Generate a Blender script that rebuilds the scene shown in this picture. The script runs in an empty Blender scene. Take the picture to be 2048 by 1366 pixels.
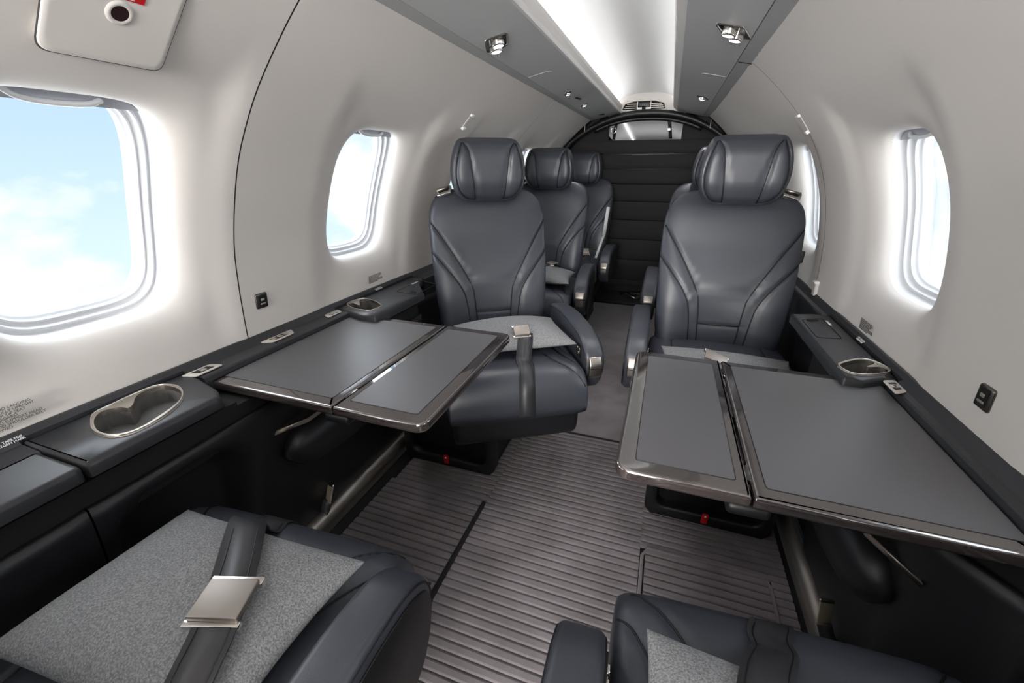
import bpy, bmesh, math, random
import numpy as np
from mathutils import Vector, Matrix
random.seed(4)
SC = bpy.context.scene
COL = SC.collection

# ------------------------------------------------------------------ camera
F_PX = 840.0
TH = math.atan(350.0 / F_PX)
PS = math.atan(320.0 * math.cos(TH) / F_PX)
fwd = Vector((-math.sin(PS) * math.cos(TH), math.cos(PS) * math.cos(TH), -math.sin(TH)))
rgt = Vector((math.cos(PS), math.sin(PS), 0))
upv = rgt.cross(fwd)
cam_d = bpy.data.cameras.new('camera')
cam = bpy.data.objects.new('camera', cam_d)
COL.objects.link(cam)
cam_d.sensor_width = 36.0
cam_d.lens = 36.0 * F_PX / 2048.0
cam_d.clip_start = 0.01
cam.matrix_world = Matrix(((rgt.x, upv.x, -fwd.x, 0.2), (rgt.y, upv.y, -fwd.y, 0.0), (rgt.z, upv.z, -fwd.z, 1.04), (0, 0, 0, 1)))
SC.camera = cam

# ------------------------------------------------------------------ world: bright sky with cumulus all around
W = bpy.data.worlds.new('sky')
SC.world = W
W.use_nodes = True
nt = W.node_tree
nt.nodes.clear()
N = nt.nodes.new
L = nt.links.new
out = N('ShaderNodeOutputWorld')
bg = N('ShaderNodeBackground')
tc = N('ShaderNodeTexCoord')
sep = N('ShaderNodeSeparateXYZ')
L(tc.outputs['Generated'], sep.inputs[0])
grad = N('ShaderNodeValToRGB')
mr = N('ShaderNodeMapRange')
mr.inputs[1].default_value = -0.40
mr.inputs[2].default_value = 0.25
L(sep.outputs[2], mr.inputs[0])
L(mr.outputs[0], grad.inputs[0])
cr = grad.color_ramp
cr.elements[0].position = 0.0
cr.elements[0].color = (0.86, 0.97, 1.0, 1)
cr.elements[1].position = 1.0
cr.elements[1].color = (0.45, 0.64, 0.87, 1)
e = cr.elements.new(0.45); e.color = (0.68, 0.85, 0.95, 1)
e = cr.elements.new(0.70); e.color = (0.55, 0.74, 0.91, 1)
mp = N('ShaderNodeMapping')
mp.inputs['Scale'].default_value = (1.0, 1.0, 1.5)
mp.inputs['Location'].default_value = (2.1, 1.4, 0.3)
L(tc.outputs['Generated'], mp.inputs[0])
nz = N('ShaderNodeTexNoise')
nz.inputs['Scale'].default_value = 3.4
nz.inputs['Detail'].default_value = 7.0
nz.inputs['Roughness'].default_value = 0.52
L(mp.outputs[0], nz.inputs['Vector'])
# more cloud low down, open blue higher up
mh = N('ShaderNodeMapRange')
mh.inputs[1].default_value = -0.25
mh.inputs[2].default_value = 0.12
mh.inputs[3].default_value = 0.10
mh.inputs[4].default_value = -0.12
L(sep.outputs[2], mh.inputs[0])
ad = N('ShaderNodeMath'); ad.operation = 'ADD'
L(nz.outputs['Fac'], ad.inputs[0]); L(mh.outputs[0], ad.inputs[1])
cl = N('ShaderNodeValToRGB')
cl.color_ramp.elements[0].position = 0.455
cl.color_ramp.elements[0].color = (0, 0, 0, 1)
cl.color_ramp.elements[1].position = 0.555
cl.color_ramp.elements[1].color = (1, 1, 1, 1)
L(ad.outputs[0], cl.inputs[0])
mx = N('ShaderNodeMixRGB')
mx.inputs[2].default_value = (0.97, 1.0, 1.03, 1)
L(cl.outputs[0], mx.inputs[0]); L(grad.outputs[0], mx.inputs[1])
L(mx.outputs[0], bg.inputs[0])
bg.inputs[1].default_value = 0.70
L(bg.outputs[0], out.inputs[0])

# ------------------------------------------------------------------ lights and exposure
SC.view_settings.view_transform = 'Standard'
SC.view_settings.look = 'None'
SC.view_settings.exposure = 0.74
SC.view_settings.gamma = 1.0
COVE_STRENGTH = 8.0
READING_W = 2.2
DAY_W = 2.4
FRONT_FILL_W = 75.0


def area(name, loc, direction, sx, sy, watts, color=(1, 1, 1), spread=180):
    d = bpy.data.lights.new(name, 'AREA')
    d.shape = 'RECTANGLE'
    d.size = sx; d.size_y = sy
    d.energy = watts; d.color = color
    d.spread = math.radians(spread)
    o = bpy.data.objects.new(name, d)
    COL.objects.link(o)
    o.location = loc
    o.rotation_euler = Vector(direction).to_track_quat('-Z', 'Y').to_euler()
    return o


# unseen area lights added as fill, in the baggage bay and behind the viewer
area('baggage_fill', (0.0, 4.25, .95), (0, 0, 1), .6, .5, 0.8)  # added fill, shines up to brighten the bay ceiling
area('front_fill', (0.0, -1.75, 1.05), (0, 1, -0.12), 1.0, 0.8, FRONT_FILL_W, (1.0, 0.985, 0.97))  # added fill, brightens the cabin from inside the closed front end

# daylight falling in through every cabin window
for sgn in (-1, 1):
    for yw in ((-1.08, -.33, .42, 1.17, 1.92, 2.67) if sgn < 0 else (-1.08, -.33, .42, 1.18, 2.00, 2.72)):
        area('window_daylight', (sgn * .93, yw, 1.03), (-sgn, 0, -.25), .50, .50, DAY_W, (.97, .985, 1.0))

# ------------------------------------------------------------------ materials
def mat(name, col, rough=0.5, metal=0.0, spec=0.5, coat=0.0, bump=None, emit=None, estr=0.0, var=None, sheen=0.0, coat_rough=0.05, bdist=0.001):
    m = bpy.data.materials.new(name)
    m.use_nodes = True
    t = m.node_tree
    b = t.nodes['Principled BSDF']
    b.inputs['Base Color'].default_value = (*col, 1)
    b.inputs['Roughness'].default_value = rough
    b.inputs['Metallic'].default_value = metal
    b.inputs['Specular IOR Level'].default_value = spec
    b.inputs['Coat Weight'].default_value = coat
    b.inputs['Coat Roughness'].default_value = coat_rough
    b.inputs['Sheen Weight'].default_value = sheen
    if emit:
        b.inputs['Emission Color'].default_value = (*emit, 1)
        b.inputs['Emission Strength'].default_value = estr
    tcn = None
    if bump or var:
        tcn = t.nodes.new('ShaderNodeTexCoord')
    if bump:
        n = t.nodes.new('ShaderNodeTexNoise')
        n.inputs['Scale'].default_value = bump[0]
        n.inputs['Detail'].default_value = 3.0
        t.links.new(tcn.outputs['Object'], n.inputs['Vector'])
        bp = t.nodes.new('ShaderNodeBump')
        bp.inputs['Strength'].default_value = bump[1]
        bp.inputs['Distance'].default_value = bdist
        t.links.new(n.outputs['Fac'], bp.inputs['Height'])
        t.links.new(bp.outputs[0], b.inputs['Normal'])
    if var:  # (scale, color2, stretch)
        n2 = t.nodes.new('ShaderNodeTexNoise')
        n2.inputs['Scale'].default_value = var[0]
        n2.inputs['Detail'].default_value = 5.0
        mpn = t.nodes.new('ShaderNodeMapping')
        mpn.inputs['Scale'].default_value = var[2]
        t.links.new(tcn.outputs['Object'], mpn.inputs[0])
        t.links.new(mpn.outputs[0], n2.inputs['Vector'])
        r = t.nodes.new('ShaderNodeValToRGB')
        r.color_ramp.elements[0].position = var[3] if len(var) > 3 else 0.35
        r.color_ramp.elements[1].position = var[4] if len(var) > 4 else 0.65
        r.color_ramp.elements[0].color = (*col, 1)
        r.color_ramp.elements[1].color = (*var[1], 1)
        t.links.new(n2.outputs['Fac'], r.inputs[0])
        t.links.new(r.outputs[0], b.inputs['Base Color'])
    return m


M = {}
M['wall'] = mat('warm_white_panel', (0.68, 0.645, 0.61), 0.55, bump=(500, 0.05))
M['frame'] = mat('window_lining_white', (0.83, 0.84, 0.86), 0.4)
M['frame2'] = mat('window_shade_grey', (0.42, 0.43, 0.47), 0.45)
M['seam'] = mat('panel_gap_dark', (0.05, 0.045, 0.045), 0.8)
M['soffit'] = mat('soffit_grey', (0.52, 0.52, 0.515), 0.5, bump=(800, 0.05))
M['soffit_dark'] = mat('soffit_strip_grey', (0.42, 0.42, 0.415), 0.5)
M['lip'] = mat('cove_lip_light_grey', (0.55, 0.53, 0.51), 0.45)
M['ceil'] = mat('ceiling_white', (0.82, 0.82, 0.82), 0.5)
M['cove'] = mat('cove_light', (1, 1, 1), 0.5, emit=(1.0, 1.0, 1.0), estr=COVE_STRENGTH)
M['bay'] = mat('bay_light', (1, 1, 1), 0.5, emit=(1, 1, 1), estr=2.5)
M['lens'] = mat('reading_light_lens', (1, 1, 1), 0.3, emit=(1.0, 0.96, 0.98), estr=1.3)
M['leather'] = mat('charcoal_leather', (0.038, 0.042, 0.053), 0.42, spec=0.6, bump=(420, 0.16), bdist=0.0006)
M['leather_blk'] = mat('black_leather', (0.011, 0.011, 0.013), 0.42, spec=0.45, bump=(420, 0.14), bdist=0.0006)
M['piping'] = mat('black_piping', (0.004, 0.004, 0.005), 0.55)
M['ledge'] = mat('charcoal_ledge', (0.026, 0.027, 0.031), 0.4, spec=0.5, bump=(420, 0.1), bdist=0.0006)
M['plastic'] = mat('black_plastic', (0.006, 0.006, 0.007), 0.45)
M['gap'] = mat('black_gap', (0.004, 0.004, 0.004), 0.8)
M['table'] = mat('table_inlay_grey', (0.115, 0.112, 0.117), 0.42, spec=0.45)
M['wood'] = mat('dark_gloss_veneer', (0.030, 0.024, 0.023), 0.12, spec=0.7, coat=1.0, var=(6, (0.058, 0.046, 0.043), (1, 30, 1)))
for _n in ('wood',):
    M[_n].node_tree.nodes['Principled BSDF'].inputs['Coat IOR'].default_value = 2.3
M['metal'] = mat('brushed_champagne', (0.46, 0.42, 0.37), 0.36, metal=1.0)
M['buckle'] = mat('brushed_buckle', (0.30, 0.27, 0.245), 0.5, metal=1.0)
M['brass'] = mat('pale_brass', (0.50, 0.43, 0.32), 0.4, metal=0.5)
M['nickel'] = mat('bright_nickel', (0.72, 0.69, 0.65), 0.16, metal=1.0)
M['rail'] = mat('satin_rail', (0.66, 0.62, 0.56), 0.46, metal=1.0)
M['cup'] = mat('cup_grey', (0.13, 0.125, 0.12), 0.5)
M['felt'] = mat('grey_felt', (0.155, 0.158, 0.162), 0.95, spec=0.1, bump=(420, 0.6), bdist=0.002, var=(430, (0.285, 0.288, 0.292), (1, 1, 1), 0.38, 0.64))
M['belt'] = mat('charcoal_webbing', (0.032, 0.031, 0.034), 0.42, bump=(900, 0.25))
M['carpet'] = mat('ribbed_carpet', (0.150, 0.133, 0.136), 0.95, spec=0.1, bump=(700, 0.5), sheen=0.3, var=(9, (0.205, 0.183, 0.190), (1, 1, 1)))
M['carpet_dk'] = mat('carpet_edge', (0.012, 0.011, 0.012), 0.95)
M['rubber'] = mat('black_rubber_mat', (0.008, 0.008, 0.008), 0.6)
M['curtain'] = mat('black_quilted_fabric', (0.027, 0.025, 0.026), 0.8, spec=0.3, sheen=0.15, bump=(300, 0.2))
M['red'] = mat('red_tab', (0.55, 0.01, 0.012), 0.4)
M['white'] = mat('white_print', (0.8, 0.8, 0.8), 0.6)
M['dkprint'] = mat('dark_print', (0.10, 0.095, 0.09), 0.6)
M['vent'] = mat('vent_frame_ivory', (0.60, 0.56, 0.50), 0.4)
M['maroon'] = mat('maroon_hole', (0.02, 0.004, 0.006), 0.5)


def glass_mat(name, tint, refl):
    m = bpy.data.materials.new(name)
    m.use_nodes = True
    t = m.node_tree
    t.nodes.clear()
    o = t.nodes.new('ShaderNodeOutputMaterial')
    tr = t.nodes.new('ShaderNodeBsdfTransparent')
    tr.inputs[0].default_value = (*tint, 1)
    gl = t.nodes.new('ShaderNodeBsdfGlossy')
    gl.inputs['Roughness'].default_value = 0.03
    lw = t.nodes.new('ShaderNodeLayerWeight')
    lw.inputs[0].default_value = 0.3
    mm = t.nodes.new('ShaderNodeMath'); mm.operation = 'MULTIPLY'
    mm.inputs[1].default_value = refl
    t.links.new(lw.outputs['Fresnel'], mm.inputs[0])
    ms = t.nodes.new('ShaderNodeMixShader')
    t.links.new(mm.outputs[0], ms.inputs[0])
    t.links.new(tr.outputs[0], ms.inputs[1])
    t.links.new(gl.outputs[0], ms.inputs[2])
    t.links.new(ms.outputs[0], o.inputs[0])
    return m


M['glass'] = glass_mat('window_pane', (0.97, 0.985, 0.99), 0.25)
M['vinyl'] = glass_mat('clear_vinyl', (0.80, 0.80, 0.80), 0.5)

# ------------------------------------------------------------------ mesh helpers
def data(name, v, f, mats, smooth=True, fm=None):
    me = bpy.data.meshes.new(name)
    me.from_pydata([tuple(map(float, p)) for p in v], [], f)
    if not isinstance(mats, (list, tuple)):
        mats = [mats]
    for m in mats:
        me.materials.append(M[m])
    me.polygons.foreach_set('use_smooth', [smooth] * len(me.polygons))
    if fm is not None:
        me.polygons.foreach_set('material_index', fm)
    me.update()
    return me


def put(name, me, parent=None, loc=(0, 0, 0), rot=(0, 0, 0)):
    o = bpy.data.objects.new(name, me)
    COL.objects.link(o)
    o.parent = parent
    o.location = loc
    o.rotation_euler = rot
    return o


def mk(name, vf, m, parent=None, smooth=True, **k):
    return put(name, data(name, vf[0], vf[1], m, smooth), parent, **k)


def tag(o, label=None, cat=None, group=None, kind=None):
    if label: o['label'] = label
    if cat: o['category'] = cat
    if group: o['group'] = group
    if kind: o['kind'] = kind
    return o


def thing(name, label, cat, loc=(0, 0, 0), rz=0.0, group=None, kind=None):
    o = bpy.data.objects.new(name, None)
    COL.objects.link(o)
    o.empty_display_size = 0.05
    o.location = loc
    o.rotation_euler = (0, 0, rz)
    return tag(o, label, cat, group, kind)


def join(*vfs):
    V, Fc = [], []
    for v, f in vfs:
        b = len(V)
        V += list(v)
        Fc += [tuple(i + b for i in q) for q in f]
    return V, Fc


def xf(vf, loc=(0, 0, 0), rot=(0, 0, 0), s=(1, 1, 1)):
    mtx = Matrix.Translation(loc) @ Matrix(((1, 0, 0, 0), (0, 1, 0, 0), (0, 0, 1, 0), (0, 0, 0, 1)))
    from mathutils import Euler
    mtx = Matrix.Translation(loc) @ Euler(rot).to_matrix().to_4x4() @ Matrix.Diagonal((*s, 1))
    return [mtx @ Vector(p) for p in vf[0]], vf[1]


def bm_out(bm):
    bm.verts.ensure_lookup_table()
    bm.verts.index_update()
    v = [p.co.copy() for p in bm.verts]
    f = [tuple(q.index for q in fc.verts) for fc in bm.faces]
    bm.free()
    return v, f


def rbox(x0, x1, y0, y1, z0, z1, r=0.004, seg=3):
    bm = bmesh.new()
    bmesh.ops.create_cube(bm, size=1.0)
    for v in bm.verts:
        v.co = Vector(((x0 + x1) / 2 + v.co.x * (x1 - x0), (y0 + y1) / 2 + v.co.y * (y1 - y0), (z0 + z1) / 2 + v.co.z * (z1 - z0)))
    r = min(r, 0.49 * min(abs(x1 - x0), abs(y1 - y0), abs(z1 - z0)))
    if r > 0:
        bmesh.ops.bevel(bm, geom=list(bm.edges), offset=r, segments=seg, profile=0.5, affect='EDGES')
    return bm_out(bm)


def prism(pts, axis, lo, hi, r=0.004, seg=3):
    """polygon pts (2d) extruded along an axis, rim edges bevelled. axis x: pts=(y,z); y: (x,z); z: (x,y)"""
    def P(p, h):
        if axis == 'x': return (h, p[0], p[1])
        if axis == 'y': return (p[0], h, p[1])
        return (p[0], p[1], h)
    bm = bmesh.new()
    a = [bm.verts.new(P(p, lo)) for p in pts]
    b = [bm.verts.new(P(p, hi)) for p in pts]
    n = len(pts)
    fa = bm.faces.new(a)
    fb = bm.faces.new(list(reversed(b)))
    for i in range(n):
        j = (i + 1) % n
        bm.faces.new((a[j], a[i], b[i], b[j]))
    bmesh.ops.recalc_face_normals(bm, faces=list(bm.faces))
    if r > 0:
        ed = list(set(fa.edges) | set(fb.edges))
        bmesh.ops.bevel(bm, geom=ed, offset=r, segments=seg, profile=0.5, affect='EDGES')
    return bm_out(bm)


def rounded_poly(pts, rad, n=5):
    out_ = []
    m = len(pts)
    if not isinstance(rad, (list, tuple)): rad = [rad] * m
    for i in range(m):
        p = Vector(pts[i]); a = Vector(pts[i - 1]); b = Vector(pts[(i + 1) % m])
        da = (a - p); db = (b - p)
        r = min(rad[i], da.length * 0.48, db.length * 0.48)
        if r < 1e-5:
            out_.append(tuple(p)); continue
        s = p + da.normalized() * r
        e_ = p + db.normalized() * r
        for k in range(n + 1):
            t = k / n
            q = s * (1 - t) ** 2 + p * 2 * t * (1 - t) + e_ * t * t
            out_.append(tuple(q))
    return out_


def smooth_path(pts, n=8, closed=False):
    P = [np.array(p, float) for p in pts]
    o = []
    m = len(P)
    rng = range(m) if closed else range(m - 1)
    for i in rng:
        p0 = P[i - 1] if (closed or i > 0) else 2 * P[0] - P[1]
        p1 = P[i]; p2 = P[(i + 1) % m]
        p3 = P[(i + 2) % m] if (closed or i + 2 < m) else 2 * P[-1] - P[-2]
        for k in range(n):
            t = k / n
            o.append(0.5 * ((2 * p1) + (-p0 + p2) * t + (2 * p0 - 5 * p1 + 4 * p2 - p3) * t * t + (-p0 + 3 * p1 - 3 * p2 + p3) * t ** 3))
    if not closed: o.append(P[-1])
    return o


def tube(pts, r, n=8, closed=False):
    P = [Vector(p) for p in pts]
    m = len(P)
    v, f = [], []
    up = Vector((0, 0, 1))
    prev = None
    for i in range(m):
        a = P[i - 1] if (i > 0 or closed) else P[0]
        b = P[(i + 1) % m] if (i < m - 1 or closed) else P[-1]
        t = (b - a).normalized()
        if prev is None:
            prev = t.cross(up)
            if prev.length < 0.1: prev = t.cross(Vector((1, 0, 0)))
        nrm = (prev - t * prev.dot(t))
        nrm = nrm.normalized() if nrm.length > 1e-6 else t.orthogonal().normalized()
        prev = nrm
        bn = t.cross(nrm)
        rr = r[i] if isinstance(r, (list, tuple)) else r
        for k in range(n):
            an = 2 * math.pi * k / n
            v.append(P[i] + (nrm * math.cos(an) + bn * math.sin(an)) * rr)
    for i in range(m if closed else m - 1):
        j = (i + 1) % m
        for k in range(n):
            f.append((i * n + k, i * n + (k + 1) % n, j * n + (k + 1) % n, j * n + k))
    if not closed:
        f.append(tuple(reversed(range(n))))
        f.append(tuple((m - 1) * n + k for k in range(n)))
    return v, f


def ribbon(pts, wdir, w, t=0.0015):
    """flat strap along pts; wdir one vector or a list"""
    P = [Vector(p) for p in pts]
    m = len(P)
    v, f = [], []
    for i in range(m):
        a = P[max(0, i - 1)]; b = P[min(m - 1, i + 1)]
        tg = (b - a).normalized()
        d = Vector(wdir[i] if isinstance(wdir, list) else wdir)
        d = (d - tg * d.dot(tg)).normalized()
        nn = d.cross(tg).normalized()
        for sx, sn in ((-1, -1), (1, -1), (1, 1), (-1, 1)):
            v.append(P[i] + d * sx * w / 2 + nn * sn * t / 2)
    for i in range(m - 1):
        for k in range(4):
            f.append((i * 4 + k, i * 4 + (k + 1) % 4, i * 4 + 4 + (k + 1) % 4, i * 4 + 4 + k))
    f.append((3, 2, 1, 0))
    b = (m - 1) * 4
    f.append((b, b + 1, b + 2, b + 3))
    return v, f


def loft(rings, cap=True):
    n = len(rings[0])
    v = [p for r in rings for p in r]
    f = []
    for i in range(len(rings) - 1):
        for k in range(n):
            f.append((i * n + k, i * n + (k + 1) % n, (i + 1) * n + (k + 1) % n, (i + 1) * n + k))
    if cap:
        f.append(tuple(reversed(range(n))))
        b = (len(rings) - 1) * n
        f.append(tuple(b + k for k in range(n)))
    return v, f


def sup(t, e):
    c, s = math.cos(t), math.sin(t)
    return math.copysign(abs(c) ** e, c), math.copysign(abs(s) ** e, s)


def fill_hole(outer, inners, z):
    """planar face at height z with holes"""
    bm = bmesh.new()
    eds = []
    for lp in [outer] + inners:
        vs = [bm.verts.new((p[0], p[1], z)) for p in lp]
        for i in range(len(vs)):
            eds.append(bm.edges.new((vs[i], vs[(i + 1) % len(vs)])))
    bmesh.ops.triangle_fill(bm, use_beauty=True, use_dissolve=False, edges=eds, normal=(0, 0, 1))
    bmesh.ops.recalc_face_normals(bm, faces=list(bm.faces))
    return bm_out(bm)


def wall_loop(lp, za, zb):
    n = len(lp)
    v = [(p[0], p[1], za) for p in lp] + [(p[0], p[1], zb) for p in lp]
    return v, [(i, (i + 1) % n, n + (i + 1) % n, n + i) for i in range(n)]


def fix_normals(o):
    bm = bmesh.new(); bm.from_mesh(o.data)
    bmesh.ops.remove_doubles(bm, verts=list(bm.verts), dist=1e-6)
    bmesh.ops.recalc_face_normals(bm, faces=list(bm.faces))
    bm.to_mesh(o.data); bm.free()


def pchip(xs, ys):
    xs = np.array(xs, float); ys = np.array(ys, float)
    h = np.diff(xs); d = np.diff(ys) / h
    m = np.zeros(len(xs))
    m[0], m[-1] = d[0], d[-1]
    for i in range(1, len(xs) - 1):
        if d[i - 1] * d[i] > 0:
            w1, w2 = 2 * h[i] + h[i - 1], h[i] + 2 * h[i - 1]
            m[i] = (w1 + w2) / (w1 / d[i - 1] + w2 / d[i])

    def fn(x):
        x = min(max(x, xs[0]), xs[-1])
        i = min(len(xs) - 2, max(0, int(np.searchsorted(xs, x, side='right')) - 1))
        t = (x - xs[i]) / h[i]
        return float((2 * t ** 3 - 3 * t ** 2 + 1) * ys[i] + (t ** 3 - 2 * t ** 2 + t) * h[i] * m[i] + (-2 * t ** 3 + 3 * t ** 2) * ys[i + 1] + (t ** 3 - t ** 2) * h[i] * m[i + 1])
    return fn


def interp(x, xs, ys):
    return float(np.interp(x, xs, ys))


def text(name, s, size, loc, rot, m, parent, ext=0.0003, align='LEFT'):
    cu = bpy.data.curves.new(name, 'FONT')
    cu.body = s; cu.size = size; cu.extrude = ext
    cu.align_x = align
    cu.space_line = 0.9
    tmp = bpy.data.objects.new(name, cu)
    COL.objects.link(tmp)
    bpy.context.view_layer.update()
    me = bpy.data.meshes.new_from_object(tmp)
    bpy.data.objects.remove(tmp)
    me.materials.clear(); me.materials.append(M[m])
    o = bpy.data.objects.new(name, me)
    COL.objects.link(o)
    o.parent = parent
    o.matrix_world = rot.to_4x4() if not isinstance(rot, tuple) else Matrix()
    if isinstance(rot, tuple): o.rotation_euler = rot
    o.location = loc
    return o

# ================================================================== CABIN SHELL
PROF = {
    -1: [(0.762, 0.00), (0.764, 0.30), (0.763, 0.56), (0.761, 0.631), (0.755, 0.70), (0.747, 0.769), (0.731, 0.86), (0.697, 0.959), (0.655, 1.05), (0.61, 1.118), (0.559, 1.181), (0.487, 1.252), (0.425, 1.306), (0.372, 1.346), (0.30, 1.40), (0.255, 1.45), (0.245, 1.50), (0.240, 1.58)],
    1: [(0.724, 0.00), (0.726, 0.30), (0.725, 0.56), (0.722, 0.631), (0.719, 0.70), (0.714, 0.769), (0.701, 0.86), (0.677, 0.959), (0.641, 1.05), (0.603, 1.118), (0.557, 1.181), (0.490, 1.252), (0.430, 1.306), (0.378, 1.346), (0.30, 1.40), (0.255, 1.45), (0.245, 1.50), (0.240, 1.58)],
}


class Prof:
    def __init__(self, sg):
        P = np.array(smooth_path(PROF[sg], 10))
        d = np.r_[0, np.cumsum(np.linalg.norm(np.diff(P, axis=0), axis=1))]
        self.sg, self.P, self.d, self.len = sg, P, d, d[-1]

    def at(self, s):
        return float(np.interp(s, self.d, self.P[:, 0])), float(np.interp(s, self.d, self.P[:, 1]))

    def nrm(self, s):
        a = self.at(max(0, s - 0.03)); b = self.at(min(self.len, s + 0.03))
        tx, tz = b[0] - a[0], b[1] - a[1]
        l = math.hypot(tx, tz)
        return tz / l, -tx / l           # outward

    def s_at_z(self, z):
        return float(np.interp(z, self.P[:, 1], self.d))

    def pos(self, y, s, off=0.0):
        x, z = self.at(s); nx, nz = self.nrm(s)
        return Vector((self.sg * (x + nx * off), y, z + nz * off))

    def x_at_z(self, z):
        return float(np.interp(z, self.P[:, 1], self.P[:, 0]))


WP = {-1: Prof(-1), 1: Prof(1)}
HW = 0.150
WZ = {-1: (.748, 1.110), 1: (.742, 1.086)}
HHS = {k: (WP[k].s_at_z(WZ[k][1]) - WP[k].s_at_z(WZ[k][0])) / 2 for k in (-1, 1)}
SID = {-1: 'left', 1: 'right'}


def disp(y, s, yc, sc, HH):
    u = (y - yc) / HW; w = (s - sc) / HH
    D = (u ** 4 + w ** 4) ** 0.25
    q = min(1.0, max(0.0, 1 - (D - 1) / 0.42))
    a = 0.045 * (1 - math.sqrt(max(0.0, 1 - q * q)))
    t = min(1.0, max(0.0, (1.70 - abs(u)) / 0.42))
    ws = min(1.0, max(0.0, (1.9 - abs(w)) / 0.7))
    b = 0.014 * t * t * (3 - 2 * t) * ws * ws * (3 - 2 * ws)
    return a + b


def window_panel(sg, ya, yb, yc, parent):
    p = WP[sg]
    sa, sb = p.s_at_z(0.50), p.len
    HH = HHS[sg]
    sc = (p.s_at_z(WZ[sg][0]) + p.s_at_z(WZ[sg][1])) / 2
    # points along the rectangle
    rect = []
    n1, n2 = 34, 40
    for i in range(n1): rect.append((ya + (yb - ya) * i / n1, sa))
    for i in range(n2): rect.append((yb, sa + (sb - sa) * i / n2))
    for i in range(n1): rect.append((yb + (ya - yb) * i / n1, sb))
    for i in range(n2): rect.append((ya, sb + (sa - sb) * i / n2))
    ts = [0, .004, .012, .024, .04, .06, .085, .11, .14, .18, .23, .30, .38, .48, .6, .74, .87, 1.0]
    v, f = [], []
    m = len(rect)
    op = []
    for (y, s) in rect:
        dy, ds = (y - yc) / HW, (s - sc) / HH
        k = 1 / ((dy ** 4 + ds ** 4) ** 0.25)
        op.append((yc + (y - yc) * k, sc + (s - sc) * k))
    # sample every ray by distance from the opening, denser near it
    for t in ts:
        for (o, r) in zip(op, rect):
            y = o[0] + (r[0] - o[0]) * t; s = o[1] + (r[1] - o[1]) * t
            v.append(p.pos(y, s, disp(y, s, yc, sc, HH)))
    for i in range(len(ts) - 1):
        for k in range(m):
            q = (i * m + k, i * m + (k + 1) % m, (i + 1) * m + (k + 1) % m, (i + 1) * m + k)
            f.append(q if sg > 0 else tuple(reversed(q)))
    return mk('wall_panel', (v, f), 'wall', parent)


WN = [0]


def window(sg, yc):
    """stepped white lining, pane and pull-down shade inside one opening"""
    p = WP[sg]
    HH = HHS[sg]
    sc = (p.s_at_z(WZ[sg][0]) + p.s_at_z(WZ[sg][1])) / 2
    WN[0] += 1
    n = 72

    def ring(scale, off, e=0.5):
        r = []
        for k in range(n):
            cx, sz = sup(2 * math.pi * k / n, e)
            r.append(p.pos(yc + HW * scale * cx, sc + HH * scale * sz, off))
        return r
    w = mk('window_%d' % WN[0], loft([ring(1.004, .056), ring(.992, .066), ring(.985, .084), ring(.955, .0855)], False), 'frame')
    tag(w, kind='structure')
    mk('inner_frame', loft([ring(.958, .083), ring(.945, .081), ring(.935, .084), ring(.93, .094), ring(.90, .096)], False), 'frame', w)
    mk('seal', loft([ring(.905, .0945), ring(.893, .093), ring(.885, .095), ring(.88, .104), ring(.86, .1055), ring(.86, .125), ring(1.1, .125)], False), 'frame', w)
    g = ring(.875, .108)
    ctr = p.pos(yc, sc, .108)
    mk('pane', (g + [ctr], [(k, (k + 1) % n, n) for k in range(n)]), 'glass', w, smooth=True)
    # shade edge and its handle, parked at the top of the opening
    s_lo, s_hi = sc + HH * .865, sc + HH * 1.02
    sv = []
    for i in range(13):
        u = -1 + 2 * i / 12
        y = yc + HW * .965 * u
        drop = 0.0
        for s, o in ((s_lo + drop, .072), (s_hi, .072), (s_hi, .080), (s_lo + drop, .080)):
            sv.append([y, s, o])
    vv = []
    for y, s, o in sv:
        # keep inside the rounded opening
        lim = HW * .975 * max(0.0, 1 - min(1, abs((s - sc) / (HH * 1.03))) ** 4) ** 0.25
        yy = yc + max(-lim, min(lim, y - yc))
        vv.append(p.pos(yy, s, o))
    ff = []
    for i in range(12):
        for k in range(4):
            ff.append((i * 4 + k, i * 4 + (k + 1) % 4, i * 4 + 4 + (k + 1) % 4, i * 4 + 4 + k))
    sh = mk('window_shade', (vv, ff), 'frame2', w, smooth=False)
    hp = smooth_path([p.pos(yc - .060, s_lo + .016, .070), p.pos(yc - .040, s_lo + .007, .064), p.pos(yc, s_lo + .005, .062), p.pos(yc + .040, s_lo + .007, .064), p.pos(yc + .060, s_lo + .012, .070)], 6)
    mk('shade_handle', tube(hp, .0045, 8), 'frame', w)
    return w


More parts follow.
